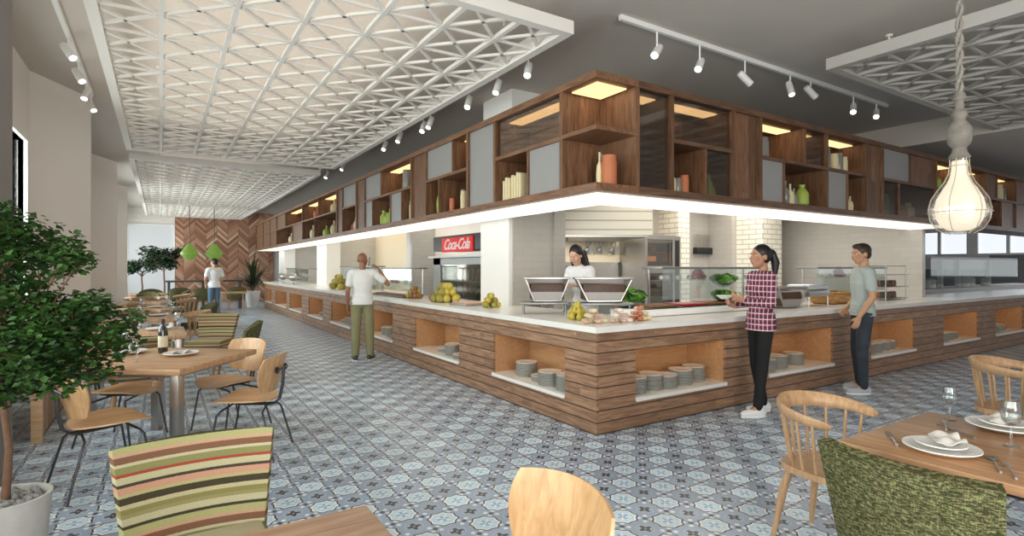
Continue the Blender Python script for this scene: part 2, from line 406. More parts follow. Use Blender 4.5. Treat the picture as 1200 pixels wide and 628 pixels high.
def leafmat(name,a,b_):
    m,nt,b=newmat(name); oi=N(nt,'ShaderNodeTexCoord'); no=N(nt,'ShaderNodeTexNoise'); no.inputs['Scale'].default_value=9; L(nt,oi.outputs['Object'],no.inputs['Vector'])
    rp=N(nt,'ShaderNodeValToRGB'); rp.color_ramp.elements[0].position=.38; rp.color_ramp.elements[1].position=.62
    rp.color_ramp.elements[0].color=c4(a); rp.color_ramp.elements[1].color=c4(b_); L(nt,no.outputs[0],rp.inputs[0]); L(nt,rp.outputs[0],b.inputs['Base Color'])
    b.inputs['Roughness'].default_value=.45; b.inputs['Specular IOR Level'].default_value=.4; return m
M['leaf']=leafmat('glossy_leaves',(.012,.036,.008),(.05,.12,.024))
M['leafd']=leafmat('dark_leaves',(.01,.025,.01),(.03,.06,.022))
M['lettuce']=leafmat('fresh_green',(.05,.20,.02),(.16,.38,.05))
M['lampgreen']=emis('lime_lampshade',(.30,.52,.08),.35)
M['red']=plain('red_sign',(.75,.03,.03),.4)
M['signwhite']=emis('sign_lettering',(.95,.80,.78),.5)
M['lime']=plain('lime_jar',(.35,.45,.08),.4); M['cream_i']=plain('cream_item',(.72,.62,.38),.6); M['terracotta']=plain('terracotta_item',(.50,.16,.07),.6)
M['greyglass']=plain('smoky_jar',(.22,.22,.19),.2); M['yellow']=plain('yellow_fruit',(.50,.40,.06),.45,noise=.3); M['pinky']=plain('pink_pastry',(.62,.40,.30),.7,noise=.3,scale=30)
M['brownfood']=plain('brown_food',(.24,.11,.05),.7,noise=.5,scale=40); M['redfood']=plain('red_fruit',(.45,.02,.03),.4,noise=.3); M['whitefood']=plain('pale_seafood',(.80,.72,.66),.5,noise=.15,scale=25)
M['fruit_g']=plain('green_gold_fruit',(.30,.26,.05),.5,noise=.5,scale=14); M['orange']=plain('orange_glow_food',(.60,.22,.08),.6)
M['skin_b']=plain('brown_skin',(.30,.135,.075),.5,noise=.05); M['skin_l']=plain('light_skin',(.62,.36,.25),.5,noise=.05); M['skin_t']=plain('tan_skin',(.52,.28,.16),.5,noise=.05); M['skin_w']=plain('warm_brown_skin',(.46,.23,.14),.5,noise=.05)
M['tee_w']=plain('white_cotton',(.80,.80,.78),.9,bump=.3,scale=8); M['tee_g']=plain('pale_grey_green_cotton',(.42,.47,.45),.9,bump=.4,scale=9,noise=.12)
M['khaki']=plain('khaki_trousers',(.24,.23,.12),.9,bump=.4,scale=8,noise=.15); M['jeans']=plain('dark_denim',(.035,.045,.06),.9,noise=.6,scale=7,bump=.3); M['blackcloth']=plain('black_trousers',(.008,.008,.009),.9)
M['bluejeans']=plain('blue_denim',(.10,.17,.24),.9,noise=.2); M['shirt_w']=plain('white_cook_jacket',(.78,.78,.80),.85,bump=.3,scale=8); M['plaid']=plaid('red_plaid_flannel')
M['hair']=plain('black_hair',(.010,.008,.008),.45,noise=.4,scale=60); M['hair_br']=plain('dark_brown_hair',(.035,.02,.012),.5,noise=.4,scale=60)
M['shoe_w']=plain('white_trainers',(.78,.78,.78),.6); M['shoe_d']=plain('dark_shoes',(.05,.05,.045),.6); M['shoe_g']=plain('grey_trainers',(.5,.52,.54),.6)
M['eyew']=plain('eye_white',(.8,.8,.78),.3); M['lips']=plain('lips',(.35,.12,.10),.5)
M['rope']=plain('grey_rope',(.20,.18,.16),.9,noise=.4,scale=60); M['turned']=plain('weathered_turned_wood',(.16,.14,.12),.8,noise=.4,scale=30)
M['wicker']=wood('woven_basket',(.28,.12,.03),(.55,.30,.08),'X')
# ------------------------------------------------------------------ camera model used only to measure the place
F_=645.; TH=math.atan(412/645.); EYE=1.52; HY=313.5
FW=(math.sin(TH),math.cos(TH)); RT=(math.cos(TH),-math.sin(TH))
def ray(px,py):
    l=(px-600)/F_; return (FW[0]+RT[0]*l, FW[1]+RT[1]*l, -(py-HY)/F_)
def onZ(px,py,z):
    r=ray(px,py); t=(z-EYE)/r[2]; return (r[0]*t,r[1]*t)
def onX(px,x): r=ray(px,0); return r[1]/r[0]*x
def onY(px,y): r=ray(px,0); return r[0]/r[1]*y
def zX(px,py,x): r=ray(px,py); return EYE+r[2]*x/r[0]
def zY(px,py,y): r=ray(px,py); return EYE+r[2]*y/r[1]
cam=bpy.data.cameras.new('camera'); co=bpy.data.objects.new('camera',cam); COL.objects.link(co)
cam.sensor_width=36; cam.lens=36*F_/1200; cam.clip_start=.02; cam.clip_end=200
co.location=(0,0,EYE); co.rotation_euler=(PI/2,0,-TH); cam.shift_y=(HY-314)/1200.
SC.camera=co
CX=3.32; CY=3.78; CEIL=4.0
def struct(name,mb,mat,**k): return obj(name,mb,mat,kind='structure',**k)
# ------------------------------------------------------------------ shell
XR=26; YB=-5; YF=27.5
struct('floor',MB().box(-2.2,XR,YB,YF+.3,-.12,0),M['floor'],sharp=None)
struct('ceiling',MB().box(-2.2,10.9,YB,YF+.3,CEIL,CEIL+.15),M['ceiling'],sharp=None)
struct('ceiling_soffit',MB().box(10.9,XR,YB,YF+.3,3.62,CEIL+.15),M['ceiling'],sharp=None)
# left wall: three windowed bays between splayed piers
def pier(y0,y1,n):
    struct('wall_left_pier_%s'%n,MB().prism([(-2.0,y0),(-1.39,y0),(-.86,y1),(-.86,y1+.12),(-2.0,y1+.12)],0,CEIL),M['wall'],sharp=.3)
pier(9.1,10.1,'near'); pier(14.75,15.9,'middle'); pier(19.5,20.6,'far')
struct('wall_left_column',MB().box(-1.40,-.90,4.75,5.29,0,CEIL),M['column_grey'],sharp=.3)
def window_bay(n,y0,y1):
    mb=MB(); x0,x1=-1.5,-1.39
    wy0,wy1,wz0,wz1=y0+.45,y1-.35,.9,3.05
    mb.box(x0,x1,y0,wy0,0,CEIL).box(x0,x1,wy1,y1,0,CEIL).box(x0,x1,wy0,wy1,0,wz0).box(x0,x1,wy0,wy1,wz1,CEIL)
    struct('wall_left_bay_%d'%n,mb,M['wall'],sharp=.3)
    w=thing('window_%d'%n,None,None); w['kind']='structure'
    fr=MB(); b=.07
    fr.box(x0-.02,x1+.04,wy0-b,wy0,wz0-b,wz1+b).box(x0-.02,x1+.04,wy1,wy1+b,wz0-b,wz1+b).box(x0-.02,x1+.04,wy0,wy1,wz1,wz1+b).box(x0-.02,x1+.06,wy0,wy1,wz0-b,wz0)
    k=max(1,int((wy1-wy0)/1.3))
    for i in range(1,k): y=wy0+(wy1-wy0)*i/k; fr.box(x0+.02,x1,y-.025,y+.025,wz0,wz1)
    obj('window_frame',fr,M['white'],w,sharp=.3)
    obj('pane',MB().box(x0+.05,x0+.06,wy0,wy1,wz0,wz1),M['pane'],w,sharp=.3)
window_bay(1,-4.5,9.1); window_bay(2,10.22,14.75); window_bay(3,16.02,19.5); window_bay(4,20.72,YF)
# far wall
struct('wall_far_chevron',MB().box(.52,4.4,YF-.1,YF+.1,0,CEIL),M['herring'],sharp=.3)
struct('wall_far_rest',MB().box(4.4,XR,YF,YF+.1,0,CEIL).box(-1.5,-1.2,YF,YF+.1,0,CEIL).box(-1.2,.52,YF,YF+.1,3.35,CEIL),M['wall'],sharp=.3)
w=thing('window_5',None,None); w['kind']='structure'
obj('window_frame',MB().box(-1.2,-1.12,YF-.06,YF+.08,0,3.35).box(.44,.52,YF-.12,YF+.08,0,3.35).box(-1.12,.44,YF-.06,YF+.08,3.27,3.35).box(-1.12,.44,YF-.06,YF+.08,0,.1),M['white'],w,sharp=.3)
obj('pane',MB().box(-1.12,.44,YF,YF+.03,.1,3.27),emis('bright_curtained_pane',(.90,.93,.95),.42),w,sharp=.3)
# right end of the room: windows with daylight
struct('wall_right',MB().box(XR,XR+.1,YB,YF,2.95,CEIL).box(XR,XR+.1,7.7,YF,1.45,2.0),M['wall'],sharp=.3)
struct('wall_right_grey',MB().box(XR,XR+.1,YB,7.7,0,2.0).box(XR,XR+.1,7.7,YF,0,1.45),plain('mid_grey_paint',(.27,.27,.275),.8),sharp=.3)
w=thing('window_6',None,None); w['kind']='structure'
fr=MB().box(XR-.05,XR+.05,YB,YF,1.98,2.05).box(XR-.05,XR+.05,YB,YF,2.9,2.97)
for i in range(30):
    y=YB+.6+i*1.05; q=.05 if i%3 else .17; fr.box(XR-.06,XR+.04,y-q,y+q,2.05,2.9)
obj('window_frame',fr,M['white'],w,sharp=.3)
obj('pane',MB().box(XR+.06,XR+.07,YB,YF,2.05,2.9),emis('bright_street_pane',(.86,.91,1),1.0),w,sharp=.3)
# ------------------------------------------------------------------ suspended lattice ceilings
def lattice(name_label,x0,x1,y0,y1,nx,ny,z=3.65,group=None,rods=True,mat=None):
    LM=mat or M['lattice']
    t=thing('suspended_ceiling_panel',name_label,'ceiling panel',((x0+x1)/2,(y0+y1)/2,z))
    cx,cy=(x0+x1)/2,(y0+y1)/2
    X0,X1,Y0,Y1=x0-cx,x1-cx,y0-cy,y1-cy; fw=.09; h=.12
    obj('frame',MB().box(X0,X0+fw,Y0,Y1,0,h).box(X1-fw,X1,Y0,Y1,0,h).box(X0+fw,X1-fw,Y0,Y0+fw,0,h).box(X0+fw,X1-fw,Y1-fw,Y1,0,h),LM,t,sharp=.3)
    mb=MB(); a0,a1,b0,b1=X0+fw,X1-fw,Y0+fw,Y1-fw
    # node grid: half cell offset at the long sides as in the photograph
    sx=(x1-x0)/nx; sy=(y1-y0)/ny
    def bar(p,q,w,zz=.012):
        # clip the segment to the frame
        (ax,ay),(bx,by)=p,q; t0,t1=0,1; dx,dy=bx-ax,by-ay
        for P_,Q_ in ((-dx,ax-a0),(dx,a1-ax),(-dy,ay-b0),(dy,b1-ay)):
            if abs(P_)<1e-9:
                if Q_<0: return
            else:
                r=Q_/P_
                if P_<0: t0=max(t0,r)
                else: t1=min(t1,r)
        if t0>=t1: return
        A=Vector((ax+dx*t0,ay+dy*t0)); B=Vector((ax+dx*t1,ay+dy*t1)); d=(B-A); l=d.length
        if l<.02: return
        ang=math.atan2(d.y,d.x); m=(A+B)/2
        mb.at(m.x,m.y,.03,rz=ang).box(-l/2,l/2,-w/2,w/2,-zz,zz); mb.at()
    for i in range(0,nx+1):
        x=X0+sx*i; bar((x,Y0),(x,Y1),.042,.018)
    for j in range(0,ny+1):
        y=Y0+sy*j; bar((X0,y),(X1,y),.024)
    for i in range(-1,nx+1):
        for j in range(-1,ny+1):
            xa,ya=X0+sx*i,Y0+sy*j
            bar((xa,ya),(xa+sx,ya+sy),.03); bar((xa,ya+sy),(xa+sx,ya),.03)
    obj('lattice',mb,LM,t,sharp=None)
    if rods:
        for xx in (X0+.5,X1-.5):
            k=max(2,int((Y1-Y0)/2.6))
            for i in range(k):
                yy=Y0+.4+(Y1-Y0-.8)*i/(k-1)
                obj('hanging_rod',MB().tube([(xx,yy,h-.02),(xx,yy,CEIL-z)],.012,6).lathe([(.035,CEIL-z-.02),(.035,CEIL-z)],10,xx,yy),M['lattice'],t)
    return t
lattice('large white triangle-lattice ceiling panel nearest the camera on the left',-.52,3.18,3.93,12.15,7,15)
lattice('second white lattice ceiling panel behind the nearest one, above the back tables',-.52,3.12,13.1,21.6,7,16)
lattice('farthest white lattice ceiling panel in front of the chevron wood wall',-.52,3.08,21.85,27.2,7,10)
# right panel: near-left corner at (6.05, 3.18)
lattice('shaded white lattice ceiling panel at the upper right behind the pendant lamp',6.05,13.6,-4.2,3.18,14,14,mat=M['lattice_shaded'])
# ------------------------------------------------------------------ buffet island
WT0,WT1=.93,.985; DEP=1.0
LN=[(4.24,5.61),(6.49,8.0),(8.96,10.35),(11.4,12.95),(13.7,15.25),(16.1,17.8),(18.3,20.2),(21.0,22.2)]
RN=[(3.81,5.16),(5.95,7.36),(8.37,9.73),(10.78,12.26),(13.08,14.6)]
LE,RE=22.6,18.0
def LW(s0,s1,d0,d1,z0,z1): return (CX+d0,CX+d1,s0,s1,z0,z1)
def RW(s0,s1,d0,d1,z0,z1): return (s0,s1,CY+d0,CY+d1,z0,z1)
CTR=thing('buffet_counter','long L-shaped walnut-clad buffet counter with plate niches around the kitchen','counter',(0,0,0))
def counter_wing(W,niches,start,end,mat,which):
    t=CTR
    mb=MB(); th=.03
    mb.box(*W(start,end,0,th,0,.26)); mb.box(*W(start,end,0,th,.74,WT0))
    e=start
    for a,b in niches: mb.box(*W(e,a,0,th,.26,.74)); e=b
    mb.box(*W(e,end,0,th,.26,.74))
    mb.box(*W(end-.03,end,0,DEP-.08,0,WT0))       # end panel
    obj('cladding',mb,mat,t,sharp=.3)
    obj('carcass',MB().box(*W(start+.62,end-.04,.60,DEP-.08,0,WT0)),M['white'],t,sharp=.3)
    for a,b in niches:
        nb=MB(); D=.52
        nb.box(*W(a-.02,b+.02,D,D+.02,.26,.84)); nb.box(*W(a-.02,a,th,D,.26,.84)); nb.box(*W(b,b+.02,th,D,.26,.84)); nb.box(*W(a,b,th,D,.82,.84)); nb.box(*W(a,b,th,D,.22,.245))
        obj('niche_lining',nb,M['niche'] if W is LW else M['niche_r'],t,sharp=.3)
        obj('niche_shelf',MB().box(*W(a+.002,b-.002,-.025,D-.002,.248,.285)),M['stone'],t,label='white stone shelf slab',sharp=.3)
        obj('niche_light',MB().box(*W(a+.08,b-.08,.05,.09,.806,.818)),M['warm'],t,sharp=.3)
    return t
counter_wing(LW,LN,CY,LE,M['walnut'],'back along the left aisle')
counter_wing(RW,RN,CX+.03,RE,M['walnut_r'],'off to the right behind two customers')
ov=.04
wt=MB().prism([(CX-ov,CY-ov),(RE,CY-ov),(RE,CY+DEP),(CX+DEP,CY+DEP),(CX+DEP,LE+.05),(CX-ov,LE+.05)],WT0,WT1)
obj('worktop',wt,M['stone'],sharp=.3,label='continuous L-shaped white stone worktop on the walnut buffet counter',cat='worktop')
# ------------------------------------------------------------------ plates stacked in the niches
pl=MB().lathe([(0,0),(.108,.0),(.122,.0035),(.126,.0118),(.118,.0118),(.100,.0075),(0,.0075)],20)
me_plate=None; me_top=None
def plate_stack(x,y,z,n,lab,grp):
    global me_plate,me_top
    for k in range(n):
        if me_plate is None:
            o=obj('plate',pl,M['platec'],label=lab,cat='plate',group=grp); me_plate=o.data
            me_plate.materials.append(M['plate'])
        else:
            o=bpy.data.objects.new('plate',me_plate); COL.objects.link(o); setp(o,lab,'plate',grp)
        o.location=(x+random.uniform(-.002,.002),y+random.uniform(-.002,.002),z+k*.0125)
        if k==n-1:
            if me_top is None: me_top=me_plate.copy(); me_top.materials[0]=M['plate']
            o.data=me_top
SZ=.285
ordl=['nearest the corner','second from the corner','third from the corner','fourth from the corner','fifth from the corner','sixth from the corner','seventh from the corner','eighth from the corner']
def stacks(W,niche,wing,no,lst):
    a,b=niche
    names=['first','second','third','fourth','fifth']
    for i,(f,d,n) in enumerate(lst):
        s=a+(b-a)*f; x0,x1,y0,y1,_,_=W(s,s,d,d,0,0)
        nm='%s stack' % names[i] if len(lst)>1 else 'only stack'
        plate_stack(x0,y0,SZ,n,'white plate in the %s of the %s-wing niche %s'%(nm,wing,ordl[no]),'plates stacked in the %s-wing niches'%wing)
stacks(LW,LN[0],'left',0,[(.10,.15,13),(.32,.14,12),(.48,.20,5),(.72,.22,13)])
stacks(LW,LN[1],'left',1,[(.14,.14,5),(.34,.17,13),(.58,.22,5)])
stacks(LW,LN[2],'left',2,[(.12,.16,5),(.38,.2,13),(.6,.22,12)])
stacks(LW,LN[3],'left',3,[(.2,.16,10),(.45,.2,11),(.7,.22,5)])
stacks(LW,LN[4],'left',4,[(.4,.18,9)])
stacks(RW,RN[0],'right',0,[(.10,.16,13),(.30,.19,13),(.44,.17,11),(.63,.19,13),(.84,.25,13)])
stacks(RW,RN[1],'right',1,[(.12,.16,12),(.32,.18,13),(.62,.22,12)])
stacks(RW,RN[2],'right',2,[(.12,.16,12),(.36,.19,11),(.56,.22,11),(.76,.26,10)])
stacks(RW,RN[3],'right',3,[(.2,.16,11),(.42,.2,11),(.62,.24,9)])
stacks(RW,RN[4],'right',4,[(.3,.18,9),(.55,.22,10)])
# ------------------------------------------------------------------ soffit and kitchen shell
SDK=.52
sof=MB()
sof.prism([(CX+.06,CY+.06),(11.5,CY+.06),(11.5,CY+.78),(CX+.74,CY+.78),(CX+.74,24.8),(CX+.06,24.8)],2.205,2.212)
struct('ceiling_light_soffit',sof,M['soffit'],sharp=.3)
struct('ceiling_kitchen',MB().box(CX+SDK,RE+2,CY+SDK,24.8,2.95,3.0),M['white'],sharp=.3)
struct('trim_soffit_edge',MB().box(CX+.72,CX+.74,CY+.76,24.8,2.212,2.95).box(CX+.72,11.5,CY+.76,CY+.78,2.212,2.95).box(CX+SDK,CX+.72,CY+SDK,24.8,2.213,2.23).box(CX+.72,11.5,CY+SDK,CY+.76,2.213,2.23),M['white'],sharp=.3)
struct('wall_column_white',MB().box(4.1,4.85,6.5,7.3,WT1,2.94),M['white'],sharp=.3)
struct('wall_column_upper',MB().box(4.1,4.85,6.42,7.22,3.3,CEIL),M['white'],sharp=.3)
struct('wall_kitchen_tiled_left',MB().box(4.85,5.0,6.5,6.6,0,2.9),M['tile_grey'],sharp=.3)
struct('wall_kitchen_tiled_stub',MB().box(4.15,4.95,6.47,6.5,WT1,2.94).box(4.85,5.05,6.44,6.5,0,2.9),M['tile_grey'],sharp=.3)
struct('wall_kitchen_back',MB().box(4.9,11.5,7.8,7.9,0,2.9),M['tile_grey'],sharp=.3)
struct('wall_kitchen_right',MB().box(11.5,11.62,4.35,4.80,WT1,2.9).box(11.5,11.62,4.80,7.9,0,2.9),M['tile_grey'],sharp=.3)
struct('wall_kitchen_column',MB().box(onY(795,7.3),onY(808,7.3),7.3,7.8,0,2.9).box(onY(894,6.6),onY(916,6.6),6.6,7.8,0,2.9),M['tile_white'],sharp=.3)
struct('wall_kitchen_pier',MB().box(onY(847,7.2)+.3,onY(870,7.2)+.4,7.2,7.8,0,2.9),M['tile_grey'],sharp=.3)
# rows of column, tiled stub and cream wall along the left wing
def bay(n,y_col,ylen,xw):
    struct('wall_kitchen_column_white_%d'%n,MB().box(4.1,4.5,y_col,y_col+ylen,WT1,2.94),M['white'],sharp=.3)
    struct('wall_kitchen_stub_%d'%n,MB().box(4.5,xw,y_col+.1,y_col+.2,0,2.9),M['tile_grey'],sharp=.3)
bay(1,16.5,1.2,6.4); bay(2,23.0,1.2,6.4)
struct('wall_kitchen_cream',MB().box(5.6,5.7,13.6,19.2,0,2.9),M['cream'],sharp=.3)
struct('wall_kitchen_inner_column',MB().box(5.0,5.6,12.3,12.55,0,2.9),M['white'],sharp=.3)
struct('wall_kitchen_inner_tiles',MB().box(4.99,5.6,12.2,12.3,0,2.9),M['tile_grey'],sharp=.3)
struct('wall_kitchen_left_back',MB().box(6.4,6.5,7.9,24.8,0,2.9),M['white'],sharp=.3)
struct('wall_kitchen_far',MB().box(4.4,6.4,24.7,24.8,0,2.9),M['white'],sharp=.3)
struct('wall_kitchen_utensil_backing',MB().box(5.15,8.3,7.76,7.8,1.62,2.9),M['cream'],sharp=.3)
hood=thing('extractor_hood','cream boarded extractor hood above the utensil rail behind the cook','extractor hood')
A=(onY(655,6.7),6.62); B_=(onY(762,5.6),5.45)
A=(4.98,6.75); B_=(6.35,5.95)
obj('hood_body',MB().prism([A,B_,(7.3,7.78),(5.1,7.78)],2.02,2.88),M['plank_white'],hood,sharp=.3)
obj('hood_rim',MB().prism([(A[0]+.05,A[1]+.03),(B_[0]-.02,B_[1]+.05),(7.2,7.75),(5.15,7.75)],1.99,2.02),M['steel'],hood,sharp=.3)
# ------------------------------------------------------------------ walnut shelving above the counter
ZB0,ZB1,ZM,ZT0,ZT1=2.22,2.29,2.79,3.235,3.30; SD=.51; bt=.025
def shelf_unit(wing,s0,s1,label,mids,ups,lows,full=None):
    """ups / lows: list of (a,b,kind); kind open / frost / glass / wood"""
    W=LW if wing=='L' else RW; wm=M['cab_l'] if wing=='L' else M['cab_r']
    t=thing('shelf_unit',label,'shelf unit')
    obj('bottom_board',MB().box(*W(s0,s1,-.02,SD,ZB0,ZB1)),wm,t,sharp=.3)
    obj('top_board',MB().box(*W(s0,s1,-.02,SD,ZT0,ZT1)),wm,t,sharp=.3)
    obj('side_panel',MB().box(*W(s0,s0+bt,-.01,SD,ZB1,ZT0)),M['cab_v'],t,sharp=.3)
    obj('side_panel',MB().box(*W(s1-bt,s1,-.01,SD,ZB1,ZT0)),M['cab_v'],t,sharp=.3)
    obj('back_panel',MB().box(*W(s0,s1,SD-.02,SD,ZB1,ZT0)),M['cab_v'],t,sharp=.3)
    def front(a,b,z0,z1,kind):
        a+= .012; b-=.012
        if kind=='frost': obj('frosted_panel',MB().box(*W(a,b,.02,.035,z0,z1)),M['frost'],t,sharp=.3)
        if kind=='glass': obj('glass_pane',MB().box(*W(a,b,.02,.028,z0,z1)),M['smoke'],t,sharp=.3)
        if kind=='wood': obj('wood_panel',MB().box(*W(a,b,.02,.04,z0,z1)),M['cab_v'],t,sharp=.3)
    if full: 
        front(s0+.01,s1-.01,ZB1,ZT0,full)
    else:
        obj('middle_shelf',MB().box(*W(s0+bt,s1-bt,-.01,SD-.02,ZM-.02,ZM+.02)),wm,t,sharp=.3)
        for lst,z0,z1 in ((ups,ZM+.02,ZT0),(lows,ZB1,ZM-.02)):
            for i,(a,b,k) in enumerate(lst):
                if i>0: obj('divider',MB().box(*W(a-.012,a+.012,0,SD-.02,z0,z1)),M['cab_v'],t,sharp=.3)
                front(a if i else a+.015,b if i<len(lst)-1 else b-.015,z0,z1,k)
    for a,b,k in (ups if not full else ([(s0,s1,full)] if full=='glass' else [])):
        if k in('open','glass') and b-a>.35:
            obj('strip_light',MB().box(*W(a+.06,b-.06,.16,.34,ZT0-.012,ZT0-.002)),M['warm_s'],t,sharp=.3)
    return t
M['warm_s']=emis('warm_shelf_light',(1,.64,.30),1.7)
# corner unit, open on both fronts
t=thing('shelf_unit','open corner shelf unit with two levels and a glowing top, above the counter corner','shelf unit')
for nm,z0,z1 in (('bottom_board',ZB0,ZB1),('middle_shelf',ZM-.02,ZM+.02),('top_board',ZT0,ZT1)):
    obj(nm,MB().box(CX-.02,CX+SD,CY-.02,CY+SD,z0,z1),M['cab_l'],t,sharp=.3)
obj('side_panel',MB().box(CX-.01,CX+SD,CY+SD-.025,CY+SD,ZB1,ZT0),M['cab_v'],t,sharp=.3)
obj('side_panel',MB().box(CX+SD-.025,CX+SD,CY-.01,CY+SD-.025,ZB1,ZT0),M['cab_v'],t,sharp=.3)
obj('light_panel',MB().box(CX+.07,CX+SD-.07,CY+.07,CY+SD-.07,ZT0-.012,ZT0-.002),M['warm_s'],t,sharp=.3)
g,f,o_,w_='glass','frost','open','wood'
shelf_unit('L',4.29,5.57,'left-wing walnut shelf unit beside the corner with a long glass pane over pale books',0,[(4.29,5.57,g)],[(4.29,4.89,f),(4.89,5.57,o_)])
shelf_unit('L',5.57,6.25,'left-wing shelf unit closed by one tall grey frosted panel, in front of the white column',0,[],[],full=f)
shelf_unit('L',6.25,7.57,'left-wing shelf unit with a grey upper panel and a green bottle in its lower bay',0,[(6.25,6.70,o_),(6.70,7.57,f)],[(6.25,7.13,o_),(7.13,7.57,o_)])
shelf_unit('L',7.57,8.13,'left-wing shelf unit closed by a tall wood panel left of the green bottle',0,[],[],full=w_)
shelf_unit('L',8.13,10.49,'left-wing shelf unit with yellow-green jars low and a leafy jar high',0,[(8.13,9.57,o_),(9.57,10.49,f)],[(8.13,8.57,o_),(8.57,9.09,f),(9.09,10.04,o_),(10.04,10.49,f)])
shelf_unit('L',10.49,11.02,'left-wing narrow wood-fronted shelf unit left of the yellow-green jars',0,[],[],full=w_)
shelf_unit('L',11.02,12.03,'left-wing shelf unit with a pale upper panel over a small red jar',0,[(11.02,12.03,f)],[(11.02,12.03,o_)])
shelf_unit('L',12.03,12.47,'left-wing narrow wood-fronted shelf unit right of the long open shelves',0,[],[],full=w_)
shelf_unit('L',12.47,16.0,'left-wing long open shelf unit holding two vases below one',0,[(12.47,14.2,o_),(14.2,16.0,o_)],[(12.47,14.6,o_),(14.6,16.0,o_)])
shelf_unit('L',16.0,20.05,'left-wing long open shelf unit over the far part of the aisle',0,[(16,18.5,o_),(18.5,20.05,w_)],[(16,17.4,w_),(17.4,20.05,o_)])
shelf_unit('L',20.05,24.8,'left-wing shelf unit farthest along the aisle by the chevron wall',0,[(20.05,21.4,w_),(21.4,23.0,w_),(23,24.8,w_)],[(20.05,21.4,w_),(21.4,23.0,w_),(23,24.8,w_)])
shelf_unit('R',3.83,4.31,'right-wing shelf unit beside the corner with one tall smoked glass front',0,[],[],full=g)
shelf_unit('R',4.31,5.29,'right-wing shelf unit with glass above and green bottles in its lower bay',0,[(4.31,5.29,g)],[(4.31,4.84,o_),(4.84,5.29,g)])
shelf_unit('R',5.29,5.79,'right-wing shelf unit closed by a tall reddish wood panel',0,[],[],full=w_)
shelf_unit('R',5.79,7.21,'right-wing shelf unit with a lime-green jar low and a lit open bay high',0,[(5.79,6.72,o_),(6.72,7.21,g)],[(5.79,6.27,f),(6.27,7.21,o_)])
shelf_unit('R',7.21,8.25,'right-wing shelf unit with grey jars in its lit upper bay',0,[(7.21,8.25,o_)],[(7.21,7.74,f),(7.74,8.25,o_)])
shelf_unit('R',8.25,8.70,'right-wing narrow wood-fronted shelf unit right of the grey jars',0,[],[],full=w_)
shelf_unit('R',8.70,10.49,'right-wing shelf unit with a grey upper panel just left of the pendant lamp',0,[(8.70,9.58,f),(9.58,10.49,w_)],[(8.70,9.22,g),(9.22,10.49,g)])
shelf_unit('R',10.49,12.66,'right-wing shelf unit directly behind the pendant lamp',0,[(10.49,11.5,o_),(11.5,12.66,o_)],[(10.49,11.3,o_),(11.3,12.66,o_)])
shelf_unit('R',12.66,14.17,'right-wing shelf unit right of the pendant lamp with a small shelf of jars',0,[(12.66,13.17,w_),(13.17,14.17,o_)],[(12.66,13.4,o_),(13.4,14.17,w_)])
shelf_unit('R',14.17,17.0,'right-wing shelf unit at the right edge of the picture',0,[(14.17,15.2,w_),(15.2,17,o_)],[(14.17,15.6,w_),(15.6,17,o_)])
# things on the shelves
def put(W,s,d,z): x0,_,y0,_,_,_=W(s,s,d,d,0,0); return (x0,y0,z)
def vase(loc,h,r,mat,label,cat='vase',shape=0,grp=None,nm='vase'):
    pr=[[(.6,0),(1,.12),(1,.6),(.55,.8),(.4,.86),(.5,1),(.42,1),(.3,.86)],
        [(.9,0),(1,.05),(1,.78),(.9,.84),(.9,1),(.0,1)],
        [(.55,0),(.9,.08),(1,.4),(.8,.62),(.28,.74),(.25,.95),(.32,1),(.2,1)]][shape]
    return obj(nm,MB().lathe([(0,0)]+[(r*a,h*b) for a,b in pr],14),mat,label=label,cat=cat,group=grp,origin=None) , loc
def V(W,s,d,z,h,r,mat,label,cat='vase',shape=0,grp=None,nm='vase'):
    o,_=vase((0,0,0),h,r,mat,label,cat,shape,grp,nm); o.location=put(W,s,d,z+.001); return o
def books(W,s,d,z,n,h,mat,label,grp,dirn=1):
    for i in range(n):
        b=obj('book',MB().rbox(-.02,.02,-.09,.09,0,h*(.93+.07*math.sin(i*2.1)),b=.003),mat,label=label,cat='book',group=grp)
        p=put(W,s+i*.052*dirn,d,z+.001); b.location=p
        b.rotation_euler=(0,0,0 if W is RW else PI/2)
lo,up=ZB1,ZM+.02
V(RW,CX+.30-CX+CX-0.0,.16,lo,.30,.075,M['terracotta'],'terracotta cylinder jar in the open corner shelf','jar',1,nm='jar')
for i in range(3):
    V(RW,3.57+.07*i,.24+.05*i,lo,.34,.034,M['cream_i'] if i!=1 else M['greyglass'],['pale tall spiral jar nearest the terracotta jar in the corner shelf','grey tall jar in the middle of the corner shelf group','pale tall jar rightmost in the corner shelf'][i],'jar',2,nm='jar')
books(LW,5.12,.14,lo,4,.30,M['cream_i'],'cream book standing in the lower bay left of the corner','cream books left of the corner',1)
books(LW,5.34,.13,lo,3,.27,M['cream_i'],'shorter cream book standing beside the taller ones left of the corner','short cream books left of the corner',1)
V(LW,6.42,.14,lo,.27,.05,M['terracotta'],'terracotta candle jar beside the frosted panel of the left wing','jar',1,nm='jar')
V(LW,6.62,.14,lo,.26,.05,M['cream_i'],'cream jar left of the terracotta candle jar on the left wing','jar',1,nm='jar')
V(LW,6.74,.2,lo,.30,.05,M['greyglass'],'dark grey jar behind the cream jar on the left wing','jar',1,nm='jar')
V(LW,6.98,.14,lo,.20,.04,M['terracotta'],'small red candle jar right of the green bottle on the left wing','jar',1,nm='jar')
V(LW,7.34,.14,lo,.42,.07,M['lime'],'tall pale green bottle standing alone on the left-wing shelf','bottle',2,nm='bottle')
V(LW,8.33,.14,lo,.30,.09,M['cream_i'],'beige patterned vase low on the left wing','vase',1)
V(LW,8.6,.12,up,.32,.08,M['greyglass'],'leafy green-white jar high on the left wing','jar',1,nm='jar')
